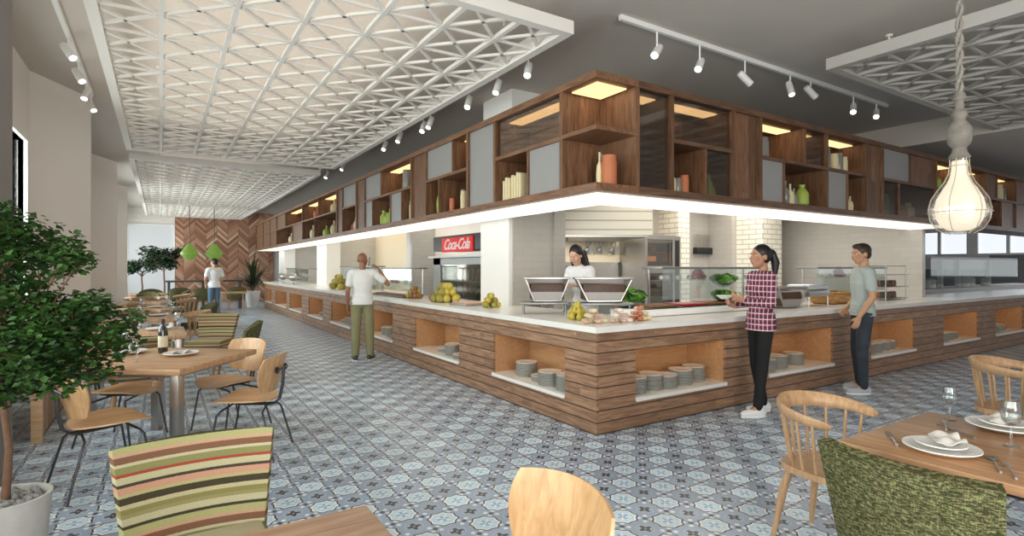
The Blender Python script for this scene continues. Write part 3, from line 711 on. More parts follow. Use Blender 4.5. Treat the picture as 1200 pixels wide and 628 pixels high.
for i,s in enumerate((9.25,9.42,9.6,9.78)):
    V(LW,s,.14,lo,.22+.05*(i%2),.075,M['lime'],'yellow-green jar in the row low on the left wing','jar',0,'yellow-green jars on the left wing',nm='jar')
V(LW,11.45,.14,lo,.26,.07,M['cream_i'],'small pale jar left of the yellow-green jars','jar',0,nm='jar')
V(LW,11.6,.14,lo,.14,.07,M['redfood'],'small red jar beside the pale jar on the left wing','jar',1,nm='jar')
for s,z,h,m,lb in ((13.2,lo,.34,'cream_i','tall cream vase low on the long open left-wing shelves'),(13.9,lo,.26,'lime','olive vase low on the long open left-wing shelves'),(13.2,up,.30,'cream_i','cream vase high on the long open left-wing shelves'),(14.9,up,.3,'terracotta','terracotta vase high at the far end of the left-wing shelves'),(15.3,lo,.36,'cream_i','slender cream vase low at the far end of the left-wing shelves'),(18.2,lo,.3,'cream_i','smallest cream vase far along the left-wing shelves')):
    V(LW,s,.14,z,h,.10,M[m],lb,'vase',2)
V(RW,4.48,.14,lo,.24,.04,M['cream_i'],'thin cream bottle low on the right wing beside an orange jar','bottle',2,nm='bottle')
V(RW,4.56,.14,lo,.16,.04,M['greyglass'],'short grey jar between the cream bottle and the orange jar','jar',1,nm='jar')
V(RW,4.66,.14,lo,.20,.05,M['terracotta'],'orange jar low on the right wing','jar',1,nm='jar')
for i,(s,h) in enumerate(((4.95,.24),(5.03,.20),(5.10,.26),(5.18,.18))):
    V(RW,s,.16+.03*(i%2),lo,h,.042,M['lime'],'green bottle in the cluster behind glass on the right wing','bottle',2,'green bottles on the right wing',nm='bottle')
for i,(s,h,m) in enumerate(((6.42,.34,'cream_i'),(6.52,.30,'greyglass'),(6.62,.27,'cream_i'),(6.70,.22,'greyglass'))):
    V(RW,s,.14,lo,h,.05,M[m],['tall cream jar left of the lime jar','tall grey jar left of the lime jar','shorter cream jar left of the lime jar','short grey jar next to the lime jar'][i],'jar',2,nm='jar')
V(RW,6.88,.14,lo,.28,.085,M['lime'],'plump lime-green jar low on the right wing','jar',0,nm='jar')
V(RW,6.0,.14,up,.24,.10,M['greyglass'],'round grey jar in the lit bay above the lime jar','jar',1,nm='jar')
for i,(s,h) in enumerate(((7.35,.26),(7.46,.30),(7.66,.24),(7.78,.26),(7.9,.22))):
    V(RW,s,.14,up,h,.055,M['greyglass'] if i%2 else M['cream_i'],['first pale jar from the left in the upper right-wing row','tall grey jar second in the upper right-wing row','pale jar in the middle of the upper right-wing row','grey jar fourth in the upper right-wing row','pale jar last in the upper right-wing row'][i],'jar',1,nm='jar')
for i,s in enumerate((7.88,7.98,8.08)):
    V(RW,s,.14,lo,.30-.04*i,.045,M['cream_i'],['tallest pale bottle low under the grey jars','middle pale bottle low under the grey jars','shortest pale bottle low under the grey jars'][i],'bottle',2,nm='bottle')
V(RW,8.95,.14,lo,.30,.12,M['greyglass'],'wide grey jar behind glass low on the right wing','jar',1,nm='jar')
V(RW,9.7,.18,lo,.20,.09,M['terracotta'],'reddish bowl-shaped vase behind glass left of the pendant lamp','vase',0)
V(RW,9.9,.16,lo,.24,.09,M['cream_i'],'cream vase behind glass left of the pendant lamp','vase',0)
V(RW,10.8,.14,up,.26,.1,M['lime'],'green jar high behind the pendant lamp','jar',0,nm='jar')
V(RW,12.0,.14,up,.30,.09,M['cream_i'],'cream jar high right of the pendant lamp','jar',1,nm='jar'); V(RW,12.25,.14,up,.26,.09,M['greyglass'],'grey jar high right of the pendant lamp','jar',1,nm='jar')
V(RW,13.6,.14,up,.30,.10,M['cream_i'],'tall cream jar high toward the right edge','jar',1,nm='jar'); V(RW,13.85,.14,up,.24,.08,M['greyglass'],'squat grey jar high toward the right edge','jar',1,nm='jar')
# ------------------------------------------------------------------ track lighting
def spot(loc,target,label,grp,rod=.12):
    t=thing('spotlight',label,'spotlight',loc,0,grp)
    d=(Vector(target)-Vector(loc)).normalized(); q=d.to_track_quat('-Z','Y').to_euler()
    obj('bracket',MB().tube([(0,0,rod),(0,0,0)],.01,6),M['white'],t)
    b=obj('housing',MB().lathe([(0,.10),(.035,.10),(.04,.08),(.042,-.10),(.036,-.10),(.034,-.085)],14),M['white'],t); b.rotation_euler=q
    l=obj('lens',MB().lathe([(0,-.088),(.034,-.088),(.034,-.082),(0,-.082)],14),M['spotglow'],t); l.rotation_euler=q
    return t
rl=thing('lighting_track','white lighting track on the ceiling above the right wing of shelves','lighting track',(6.55,3.98,CEIL))
obj('rail',MB().box(-2.75,2.75,-.02,.02,-.05,0),M['white'],rl,sharp=.3)
rlab=['leftmost spotlight of the right-hand ceiling track, turned down-left','second spotlight of the right-hand ceiling track, tilted left','third spotlight of the right-hand ceiling track, tilted right','fourth spotlight of the right-hand track, nearly upright','fifth spotlight of the right-hand track, tilted right','sixth spotlight of the right-hand track, lamp glowing','rightmost spotlight of the right-hand ceiling track']
for i,(px,py) in enumerate(((770,60),(820,76),(873,92),(926,104),(950,108),(1000,127),(1027,133))):
    x=onY(px,3.98); z=zY(px,py,3.98); z=min(3.84,max(3.68,z))
    tx=[-.5,-.45,.6,-.12,.6,-.45,-.5][i]
    spot((x,3.98,z),(x+tx,3.98-.2,z-.5),rlab[i],'spotlights on the right track',CEIL-.05-z)
ll=thing('lighting_track','white lighting track hidden above the edge of the large lattice panel','lighting track',(3.36,8.2,CEIL))
obj('rail',MB().box(-.02,.02,-3.7,6,-.05,0),M['white'],ll,sharp=.3)
for i,(px,py) in enumerate(((619,82),(583,102),(549,120),(504,144),(496,149),(468,161),(451,171),(402,195),(383,205))):
    y=onX(px,3.36); z=min(3.74,max(3.60,zX(px,py,3.36)))
    spot((3.36,y,z),(3.36-.25,y-.25+(.1 if i%2 else 0),z-.5),'white spotlight %s beside the large lattice panel'%['nearest the corner shelves','second from the corner','third from the corner, above the frosted panel','fourth from the corner','fifth from the corner, close to the fourth','sixth from the corner','seventh from the corner','eighth from the corner','farthest down the aisle'][i],'spotlights along the left wing',CEIL-.05-z)
l3=thing('lighting_track','white lighting track on the ceiling by the left wall','lighting track',(-.82,6.6,CEIL))
obj('rail',MB().box(-.02,.02,-3.0,3.2,-.05,0),M['white'],l3,sharp=.3)
for i,(px,py) in enumerate(((46,4),(80,70),(92,92),(101,116),(107,129))):
    z=3.80; x,y=onZ(px,py,z)
    x=-.82; y=onX(px,x) if px<590 else y
    spot((x,y,3.8),(x+[-.3,.3,.25,-.1,.2][i],y-.3,3.3),'white spotlight %s on the track by the left wall'%['nearest the camera','second from the camera','third, in the middle','fourth from the camera','farthest from the camera'][i],'spotlights by the left wall',.15)
# ------------------------------------------------------------------ pendant lamp
P0=(3.05,1.01)
pn=thing('pendant_lamp','large pendant lamp with a caged glowing globe and twisted rope over the right table','pendant lamp',(P0[0],P0[1],1.67))
def yz(py): return EYE-(py-HY)/F_*2.5-1.67
gl=[(0,0),(.05,.004),(.085,.025),(.108,.065),(.115,.115),(.105,.16),(.082,.20),(.058,.235),(.042,.27),(.036,.31),(.035,.345),(0,.35)]
obj('globe',MB().lathe([(r*.80,z*.92+.015) for r,z in gl],24),M['globe'],pn)
cg=MB()
for k in range(6):
    a=2*PI*k/6; cg.tube([(r*math.cos(a),r*math.sin(a),z) for r,z in gl[1:-1]],.0022,5)
for r,z in ((.116,.10),(.037,.31)): cg.tube([(r*math.cos(2*PI*i/24),r*math.sin(2*PI*i/24),z) for i in range(24)],.0022,5,closed=True)
obj('cage',cg,plain('beige_cage_wire',(.42,.36,.28),.5),pn)
obj('glass_shell',MB().lathe([(r*1.0,z) for r,z in gl[:-1]],24),glass('lamp_glass',(.95,.93,.9),.10),pn)
obj('neck',MB().lathe([(.036,.34),(.042,.35),(.03,.37),(.026,.39),(.042,.41),(.048,.44),(.046,.48),(.03,.505),(.022,.52),(.03,.535),(.03,.55),(.018,.565),(.016,.60),(.024,.61),(.022,.635),(.01,.65),(0,.65)],16),M['turned'],pn)
rp=MB()
for ph in (0,PI):
    rp.tube([(.009*math.cos(ph+z*45),.009*math.sin(ph+z*45),z) for z in [ .64+.02*i for i in range(int((2.33-.64)/.02)+1)]],.008,6)
obj('rope',rp,M['rope'],pn)
obj('ceiling_rose',MB().lathe([(.0,2.29),(.05,2.30),(.06,2.33),(0,2.33)],16),M['turned'],pn)
# the two lime lamps far away
for px,lb in ((222,'left lime-green diamond pendant lamp before the chevron wall'),(251,'right lime-green diamond pendant lamp before the chevron wall')):
    y=22.; x=onY(px,y); zc=zY(px,296,y)
    t=thing('pendant_lamp',lb,'pendant lamp',(x,y,zc),0,'lime pendant lamps')
    obj('lamp_shade',MB().lathe([(0,-.26),(.12,-.24),(.27,-.06),(.27,0),(.06,.30),(0,.31)],16),M['lampgreen'],t,sharp=.3)
    obj('cord',MB().tube([(0,0,.3),(0,0,3.65-zc+.03)],.012,6),M['black'],t)
# ------------------------------------------------------------------ seating (local +Y is the front of every chair)
def ellipse_grid(cx,cz,a,b,pw,u,v):
    # superellipse disc parameterised on a square grid
    x=2*u-1; y=2*v-1
    X=x*math.sqrt(max(0,1-y*y*pw)); Y=y*math.sqrt(max(0,1-x*x*pw))
    return cx+a*X, cz+b*Y
def ply_chair(label,loc,rz,grp='blond plywood chairs with black steel frames'):
    t=thing('plywood_chair',label,'chair',loc,rz,grp)
    def seat(u,v):
        x,y=ellipse_grid(0,.0,.245,.235,.38,u,v)
        s=1+.10*(y/.2)           # wider to the front
        x*=s
        z=.455+.10*(x/.24)**2*.35-.02*math.cos(y*5)+(.0 if y<.1 else -.22*(y-.1)**1.2)
        return (x,y+.03,z)
    obj('seat',MB().sheet(seat,16,14,.011),M['plyseat'],t,sharp=.8)
    def back(u,v):
        x,z=ellipse_grid(0,0,.255,.155,.27,u,v)
        x*=1+.10*(z/.13)
        y=-.235-.10*(z/.13)*.35+.075*(x/.25)**2
        return (x,y,.665+z)
    obj('backrest',MB().sheet(back,18,12,.011),M['ply'],t,sharp=.8)
    fr=MB(); r=.0085
    fr.tube([(0-.02,-.268,.70),(-.02,-.262,.56),(-.02,-.235,.44),(-.02,-.19,.405),(-.02,-.1,.40),(-.02,.10,.405)],r,8)
    fr.tube([(.02,-.268,.70),(.02,-.262,.56),(.02,-.235,.44),(.02,-.19,.405),(.02,-.1,.40),(.02,.10,.405)],r,8)
    fr.tube([(-.12,-.262,.69),(-.02,-.270,.70),(.02,-.270,.70),(.12,-.262,.69)],r*.9,8)
    obj('frame',fr,M['dark'],t)
    for sx in(-.1,.1): obj('rubber_mount',MB().lathe([(.026,-.008),(.026,.008)],12,0,0,0).at(),M['black'],t).location=(sx,-.252,.69)
    for o in t.children:
        if o.name.startswith('rubber'): o.rotation_euler=(PI/2,0,0)
    obj('leg',MB().tube([(-.0,.13,.405),(-.19,.15,.39),(-.215,.17,.36),(-.235,.23,0)],r,8),M['dark'],t)
    obj('leg',MB().tube([(.0,.13,.405),(.19,.15,.39),(.215,.17,.36),(.235,.23,0)],r,8),M['dark'],t)
    obj('leg',MB().tube([(-.0,-.13,.385),(-.17,-.16,.37),(-.20,-.18,.34),(-.235,-.27,0)],r,8),M['dark'],t)
    obj('leg',MB().tube([(.0,-.13,.385),(.17,-.16,.37),(.20,-.18,.34),(.235,-.27,0)],r,8),M['dark'],t)
    return t
def spindle_chair(label,loc,rz,grp='barrel-back spindle chairs'):
    t=thing('spindle_chair',label,'chair',loc,rz,grp)
    def seat(u,v):
        x,y=ellipse_grid(0,0,.25,.235,.36,u,v); x*=1+.08*(y/.2)
        return (x,y+.01,.445-.012*math.cos(x*7)*math.cos(y*6))
    obj('seat',MB().sheet(seat,16,14,.034),M['beech'],t,sharp=.8)
    # horseshoe rail: flat, wide, curved round the back and arms
    def railp(a):   # a from -1..1
        th=a*2.05
        return Vector((.285*math.sin(th),-.265*math.cos(th)+.02,.735+.045*math.cos(th*.75)-.0))
    def rail(u,v):
        a=2*u-1; p=railp(a); w=.030+.010*math.cos(a*1.5); n=Vector((math.sin(a*2.05),-math.cos(a*2.05),0))
        return tuple(p+n*(v-.5)*.03+Vector((0,0,(v-.5)*2*w*.55)))
    rl_=MB(); n=26
    pts=[railp(-1+2*i/n) for i in range(n+1)]
    vs=[];fs=[]
    for i,p in enumerate(pts):
        a=-1+2*i/n; nr=Vector((math.sin(a*2.05),-math.cos(a*2.05),0)); h=.024+.020*max(0,math.cos(a*1.6)); w=.017
        e=1 if 0<i<n else .6
        for q in range(8):
            an=2*PI*q/8; vs.append(p+nr*(w*math.cos(an)*e)+nr*(.012*math.sin(an))+Vector((0,0,h*math.sin(an)*e)))
    for i in range(n):
        for q in range(8): fs.append((i*8+q,i*8+(q+1)%8,(i+1)*8+(q+1)%8,(i+1)*8+q))
    fs.append(tuple(range(7,-1,-1))); fs.append(tuple(n*8+q for q in range(8)))
    rl_.add(vs,fs); obj('back_rail',rl_,M['beech'],t,sharp=.9)
    for a in (-.83,-.66,-.46,-.23,0,.23,.46,.66,.83):
        p=railp(a); b=Vector((p.x*.80,(p.y-.02)*.80+.02,.455))
        m=(p+b)/2
        obj('spindle',MB().tube([b,m,p],[.008,.0105,.008],8),M['beech'],t)
    for sx,sy in ((-1,1),(1,1),(-1,-1),(1,-1)):
        obj('leg',MB().tube([(sx*.15,sy*.14,.435),(sx*.175,sy*.17,.3),(sx*.215,sy*.215,0)],[.021,.023,.012],10),M['beech'],t)
    return t
def tub_chair(label,loc,rz,mat,grp,legs=M['legwood'],h=.82,w=.30,wrap=1.25,flare=.10,seatmat=None,name='upholstered_chair',sq=False):
    t=thing(name,label,'chair',loc,rz,grp)
    def back(u,v):
        a=(2*u-1); th=a*wrap; z=.40+(h-.40)*v
        k=1+flare*v
        X=w*k*math.sin(th)/math.sin(min(wrap,PI/2)); Y=-.25*k*math.cos(th)+.02-.07*v
        zz=z-(abs(a)**2.2)*(.10 if wrap>1 else .0)*v*(0 if sq else 1)
        return (X,Y,zz)
    obj('backrest',MB().sheet(back,22,10,.055),mat,t,sharp=.9)
    sm=MB().rbox(-w*.86,w*.86,-.22,.26,.36,.46,b=.03); obj('seat_cushion',sm,seatmat or mat,t,sharp=.9)
    for sx,sy in ((-1,1),(1,1),(-1,-1),(1,-1)):
        obj('leg',MB().tube([(sx*w*.7,sy*.17,.37),(sx*w*.85,sy*.22,0)],[.022,.013],8),legs,t)
    return t
def striped_chair(label,loc,rz,grp='striped fabric chairs',w0=.235,w1=.295):
    t=thing('striped_chair',label,'chair',loc,rz,grp)
    def back(u,v):
        a=2*u-1; z=.40+.42*v
        X=a*(w0+(w1-w0)*v); Y=-.22-.12*v+.05*a*a-.00
        return (X,Y,z-.012*a*a)
    o=obj('backrest',MB().sheet(back,18,12,.055),M['stripe'],t,sharp=.9)
    obj('seat_cushion',MB().rbox(-.25,.25,-.21,.27,.36,.46,b=.03),M['stripe'],t,sharp=.9)
    for sx,sy in ((-1,1),(1,1),(-1,-1),(1,-1)):
        obj('leg',MB().tube([(sx*.19,sy*.17+.01,.37),(sx*.215,sy*.23,0)],[.022,.014],8),M['legwood'],t)
    return t
def table(label,x,y,rz,w,d,mat,h=.755,legs='steel',grp=None,th=.04,inset=.045,legset=((-1,-1),(1,-1),(-1,1),(1,1))):
    t=thing('dining_table',label,'table',(x,y,0),rz,grp)
    obj('tabletop',MB().rbox(-w/2,w/2,-d/2,d/2,h-th,h,b=.006),mat,t,sharp=.5)
    ft=MB(); i=inset; a,b=w/2-i-.04,d/2-i-.04
    obj('underframe',MB().box(-a,a,-b-.015,-b+.015,h-th-.03,h-th).box(-a,a,b-.015,b+.015,h-th-.03,h-th).box(-a-.015,-a+.015,-b,b,h-th-.03,h-th).box(a-.015,a+.015,-b,b,h-th-.03,h-th),M['dark'] if legs=='dark' else M['steel'],t,sharp=.3)
    for sx,sy in legset:
        obj('leg',MB().rbox(sx*a-.036,sx*a+.036,sy*b-.036,sy*b+.036,0,h-th-.001,b=.003),M['dark'] if legs=='dark' else M['steel'],t,sharp=.5)
    return t
# --- table L group
TC=(.04,5.55); TR=math.atan2(.84,.65)       # front-right edge direction
table('square oak table with polished steel legs, set with a wine bottle',TC[0],TC[1],TR,1.05,1.02,M['table'],legset=((-1,-1),(1,1)),th=.048)
ply_chair('plywood chair in front of the trunk of the potted tree, its round bracket facing us',(-.33,4.78,0),face(.93,.35))
ply_chair('plywood chair right of the wine table, tucked in sideways with its bracket to the aisle',(.62,4.97,0),face(-.88,.47))
ply_chair('plywood chair at the far right side of the wine table, facing the camera',(.56,5.85,0),face(-.85,-.52))
ply_chair('plywood chair on the far left side of the wine table, half behind the foliage',(-.27,5.92,0),face(.83,-.56))
# --- foreground
FT=table('brown oak table cut off by the bottom edge of the picture',.135,1.35,0,.86,.83,M['table_f'],legs='dark',h=.75)
striped_chair('large striped fabric chair in the left foreground, facing the brown table',(.13,2.35,0),face(0,-1),w0=.24,w1=.295)
ply_chair('plywood chair back at the bottom centre, cut off by the picture edge',(.90,1.42,0),face(-1,.0))
# --- right foreground table
table('warm oak table in the right foreground with two place settings',2.99,.815,0,.91,.92,M['table_r'],legs='dark')
tub_chair('large green tweed chair in the right foreground, its back to us',(2.56,.92,0),face(1,-.06),M['green'],'green tweed chairs',h=.81,w=.265,wrap=.75,flare=.12,sq=True)
spindle_chair('spindle chair with horseshoe rail at the left end of the warm oak table',(3.07,1.60,0),face(.0,-1)).scale=(.92,.95,.97)
spindle_chair('spindle chair at the right edge of the picture, beyond the place settings',(5.45,1.47,0),face(.25,-1))
tub_chair('green tweed chair cut off by the right edge of the picture',(5.02,.92,0),face(1,-.1),M['green'],'green tweed chairs',h=.86,w=.27,wrap=1.1,flare=.05)
# --- tables running back along the left side
rows=[(-.22,7.8,.95,1.1),(-.25,10.1,.95,.95),(-.28,12.3,.95,.95),(-.3,14.6,.95,.95),(-.3,17.0,.95,.95),(-.3,19.4,.95,.95)]
rn=['second oak table from the camera, behind the wine table','third oak table down the left side','fourth oak table down the left side','fifth oak table down the left side','sixth oak table down the left side','last oak table before the far trees']
for i,(x,y,w,d) in enumerate(rows):
    table(rn[i],x,y,0.0,w,d,M['table'],grp='oak tables down the left side')
proto_s=striped_chair('striped armchair at the right of the second oak table, left of the dark olive one',(.62,9.25,0),face(-.5,-1))
tub_chair('dark olive chair on the aisle beside the second oak table',(.80,8.0,0),face(-1,.25),M['olive'],'olive upholstered chairs',h=.82,w=.27,wrap=1.1,flare=.12)
striped_chair('striped chair at the near side of the second oak table, seen under the wine table',(-.2,6.98,0),face(0,1))
ol=tub_chair('rounded sage chair on the aisle by the fourth oak table',(.62,12.2,0),face(-1,-.2),M['olive'],'olive upholstered chairs',h=.84,w=.28,wrap=1.3,flare=.05)
wc=spindle_chair('spindle chair on the aisle side of the third oak table',(.45,10.4,0),face(-1,.0))
for k,(x,y,fx,fy,lb) in enumerate(((.45,14.7,-1,0,'spindle chair on the aisle side of the fifth oak table'),(-.28,11.2,0,-1,'spindle chair between the third and fourth oak tables'),(-.3,13.4,0,-1,'spindle chair between the fourth and fifth oak tables'),(-.3,15.8,0,-1,'spindle chair between the fifth and sixth oak tables'),(-.95,10.2,1,0,'spindle chair on the wall side of the third oak table'),(-.95,12.6,1,0,'spindle chair on the wall side of the fourth oak table'),(.42,17.1,-1,0,'spindle chair on the aisle side of the sixth oak table'))):
    copy_tree(wc,lb,(x,y,0),face(fx,fy))
for k,(x,y,fx,fy,lb) in enumerate(((.5,16.1,-1,0,'olive chair on the aisle behind the fifth oak table'),(.45,19.5,-1,0,'olive chair on the aisle side of the last oak table'),(-.3,18.2,0,-1,'olive chair between the sixth and last oak tables'),(-.25,20.7,0,-1,'olive chair behind the last oak table'),(.55,22.1,0,1,'olive chair left at the dark far table'),(1.3,22.1,0,1,'olive chair in the middle of the dark far table'),(2.3,22.1,0,1,'olive chair right at the dark far table'))):
    copy_tree(ol,lb,(x,y,0),face(fx,fy))
# bench along the left wall, low timber box
b=thing('wall_bench','low oak bench with upright boards against the left wall behind the tree','bench',(-1.12,6.95,0))
obj('seat_board',MB().rbox(-.24,.26,-.75,.9,.43,.47),M['oak'],b,sharp=.5)
obj('front_panel',MB().box(.20,.23,-.73,.88,.02,.43),wood('bench_boards',(.30,.17,.09),(.45,.27,.15),'Z',.12,'Y'),b,sharp=.3)
for yy in (-.72,.87): obj('post',MB().rbox(.18,.26,yy-.03,yy+.03,0,.86),M['oak'],b,sharp=.5)
obj('arm_rail',MB().rbox(-.22,.26,-.75,-.69,.80,.86),M['oak'],b,sharp=.5)
# dark high table in front of the chevron wall
t=thing('bar_table','long dark high table in front of the chevron wall','table',(1.5,22.9,0))
obj('tabletop',MB().rbox(-1.35,1.1,-.3,.3,1.0,1.06),M['dark'],t,sharp=.5)
for x in (-1.25,-.2,1.0): obj('leg',MB().box(x-.04,x+.04,-.25,.25,0,1.0),M['dark'],t,sharp=.3)
t=thing('side_table','small square wooden table with thin steel legs near the far end of the aisle','table',(1.95,19.6,0))
obj('tabletop',MB().rbox(-.38,.38,-.35,.35,.70,.74),M['table'],t,sharp=.5)
for sx in(-1,1):
    for sy in (-1,1): obj('leg',MB().tube([(sx*.33,sy*.3,.7),(sx*.33,sy*.3,0)],.015,6),M['steel'],t)
# ------------------------------------------------------------------ table ware
def china(x,y,z,label,r=.16,small=True,napkin=True,grp='dinner plates on the tables',sq=1.0,rz=0):
    t=obj('dinner_plate',MB().lathe([(0,0),(.6*r,0),(.75*r,.006),(r,.022),(r*.99,.026),(.74*r,.012),(.55*r,.008),(0,.008)],36),M['plate'],label=label,cat='plate',group=grp)
    t.location=(x,y,z)
    if small:
        s=obj('side_plate',MB().lathe([(0,0),(.40*r,0),(.66*r,.014),(.65*r,.018),(.4*r,.008),(0,.008)],32),M['plate'],label='smaller white plate resting on '+label.split(' with')[0][:60],cat='plate',group=None)
        s.location=(x,y,z+.0205)
        s['label']=label.replace('large white plate','small upper plate').replace('white plate','small upper plate')
    return t
def napkin(x,y,z,rz,label):
    def f(u,v):
        a=(u-.5)*.13; b=(v-.5)*.10
        return (a,b,.012+.014*math.sin(u*9+v*3)*math.cos(v*5)+.02*(abs(u-.5))*(1-v))
    o=obj('folded_napkin',MB().sheet(f,14,10,.004),M['napkin'],label=label,cat='napkin',sharp=1.5); o.location=(x,y,z); o.rotation_euler=(0,0,rz); return o
def fork(x,y,z,rz,label):
    mb=MB().tube([(0,-.10,.004),(0,-.02,.006),(0,.04,.004)],[.005,.0035,.003],6)
    for k in (-1.5,-.5,.5,1.5): mb.tube([(k*.003,.04,.004),(k*.005,.055,.004),(k*.005,.10,.007)],.0016,5)
    o=obj('fork',mb,M['steel'],label=label,cat='fork',group='cutlery on the tables'); o.location=(x,y,z); o.rotation_euler=(0,0,rz)
def knife(x,y,z,rz,label):
    mb=MB().tube([(0,-.11,.005),(0,-.01,.005)],[.006,.005],6).box(-.009,.009,-.01,.11,.003,.006)
    o=obj('table_knife',mb,M['steel'],label=label,cat='knife',group='cutlery on the tables'); o.location=(x,y,z); o.rotation_euler=(0,0,rz)
def spoon(x,y,z,rz,label):
    mb=MB().tube([(0,-.10,.004),(0,.05,.005)],[.005,.003],6).ball(0,.075,.007,.02,.028,.005)
    o=obj('spoon',mb,M['steel'],label=label,cat='spoon',group='cutlery on the tables'); o.location=(x,y,z); o.rotation_euler=(0,0,rz)
def wineglass(x,y,z,label,s=1.):
    pr=[(0,0),(.034,0),(.034,.003),(.006,.008),(.0045,.075),(.012,.09),(.034,.115),(.040,.145),(.036,.185),(.032,.205),(.0305,.205),(.034,.185),(.038,.145),(.032,.117),(.010,.094),(0,.09)]
    o=obj('wine_glass',MB().lathe([(r*s,h*s) for r,h in pr],20),M['drink'],label=label,cat='wine glass'); o.location=(x,y,z); return o
TZ=.7565
def wz(px,py): return onZ(px,py,TZ)
# right table
x,y=wz(1103,529); china(x,y,TZ,'large white plate nearest us on the warm oak table',r=.135); napkin(x+.03,y-.01,TZ+.036,.6,'crumpled linen napkin on the nearest plate')
x2,y2=wz(1178,503); china(x2,y2,TZ,'large white plate at the right edge of the picture',r=.15); napkin(x2-.02,y2,TZ+.036,.3,'crumpled linen napkin on the plate at the right edge')
x,y=wz(1045,514); knife(x,y,TZ,-1.0,'table knife left of the nearest plate')
x,y=wz(1167,545); spoon(x,y,TZ,-1.15,'spoon right of the nearest plate'); x,y=wz(1184,552); fork(x,y,TZ,-1.15,'fork at the table edge right of the spoon')
x,y=wz(1108,499); fork(x,y,TZ,-1.2,'fork at the far side of the warm oak table'); x,y=wz(1120,506); knife(x,y,TZ,-.6,'table knife crossing the far fork')
x,y=wz(1113,492); wineglass(x,y,TZ,'clear wine glass at the far edge of the warm oak table',.8); x,y=wz(1185,523); wineglass(x,y,TZ,'clear wine glass between the two plates',.95)
# wine table
x,y=wz(212,416); china(x,y,TZ,'white plate at the front of the wine table',r=.14,small=False); x,y=wz(152,414); china(x,y,TZ,'white plate under the leaves on the wine table',r=.14)
napkin(x,y,TZ+.036,.4,'folded napkin on the plate under the leaves')
x,y=wz(212,415); napkin(x,y,TZ+.008,.2,'folded napkin on the front plate of the wine table')
x,y=wz(191,413)
wb=thing('wine_bottle','dark wine bottle with a cream label standing on the square oak table','bottle',(x,y,TZ))
obj('glass_body',MB().lathe([(0,.0),(.036,0),(.038,.01),(.038,.19),(.034,.215),(.017,.245),(.0145,.26),(.0145,.30),(0,.30)],24),M['wine'],wb)
obj('paper_label',MB().lathe([(.0385,.05),(.0388,.052),(.0388,.15),(.0385,.152)],24),M['winelabel'],wb)
obj('capsule',MB().lathe([(.0155,.25),(.0155,.303),(.0,.304)],16),M['capsule'],wb)
x,y=wz(150,418); wineglass(x,y,TZ,'wine glass beside the left plate of the wine table'); x,y=wz(160,424); wineglass(x,y,TZ,'wine glass at the near edge of the wine table',.8)
# row tables
for i,(x,y,w,d) in enumerate(rows[:3]):
    nm=['second','third','fourth'][i]
    for a,b,s in ((-.2,-.3,'near'),(.2,.25,'far')):
        china(x+a,y+b,TZ,'white plate at the %s side of the %s oak table'%(s,nm),r=.14,small=False)
        wineglass(x+a+.2,y+b+.05,TZ,'wine glass at the %s side of the %s oak table'%(s,nm))
# ------------------------------------------------------------------ things on the counter (stone surface at WT1)
CT=WT1+.001
def heap(cx,cy,rx,ry,n,r,mat,name,label,cat,grp,base=CT,ball=None,layers=3,sz=1.):
    k=0; first=None; z=base; out=[]
    per=[n//2+n%2,n//3,n-n//2-n%2-n//3][:layers]
    for li,m in enumerate(per):
        f=1-.33*li
        for j in range(m):
            a=2.4*j+li; q=math.sqrt((j+.5)/m)
            x=cx+rx*f*q*math.cos(a)*.85; y=cy+ry*f*q*math.sin(a)*.85
            if first is None:
                mb=ball() if ball else MB().ball(0,0,r*sz,r,r*.95,r*sz)
                first=obj(name,mb,mat if not isinstance(mat,list) else mat[0],label=label,cat=cat,group=grp); o=first
            else: o=first.copy(); COL.objects.link(o)
            o.location=(x,y,z+li*r*1.45*sz); o.rotation_euler=(0,0,a)
            if isinstance(mat,list): o.material_slots[0].link='OBJECT'; o.material_slots[0].material=mat[j%len(mat)]
            out.append(o)
    return out
def roll(r): 
    def f():
        mb=MB().ball(0,0,r*.6,r*1.25,r*.8,r*.6)
        for k in(-1,0,1): mb.ball(k*r*.6,0,r*.85,r*.35,r*.7,r*.35,8,5)
        return mb
    return f
def pear(r):
    return lambda: MB().lathe([(0,0),(r*.6,.1*r),(r,r*.8),(r*.8,r*1.5),(r*.38,r*2.1),(r*.25,r*2.4),(0,r*2.45)],12).tube([(0,0,r*2.4),(r*.1,0,r*2.8)],r*.07,5)
# yellow fruit and pastries at the corner
heap(3.62,4.42,.13,.13,17,.036,M['yellow'],'yellow_pear','yellow pear in the heap at the counter corner','pear','heap of yellow pears',ball=pear(.033))
heap(3.52,4.05,.15,.11,14,.034,[M['pinky'],M['cream_i']],'bread_roll','pink-brown bread roll in the leftmost pile at the counter corner','bread roll','bread rolls in the left corner pile',ball=roll(.034))
heap(3.78,3.97,.13,.10,12,.034,[M['pinky'],M['whitefood']],'bread_roll','bread roll in the middle pile at the counter corner','bread roll','bread rolls in the middle corner pile',ball=roll(.034))
heap(4.10,4.02,.17,.11,18,.034,[M['pinky'],M['terracotta'],M['cream_i']],'bread_roll','bread roll in the tallest right-hand pile at the counter corner','bread roll','bread rolls in the right corner pile',ball=roll(.036))
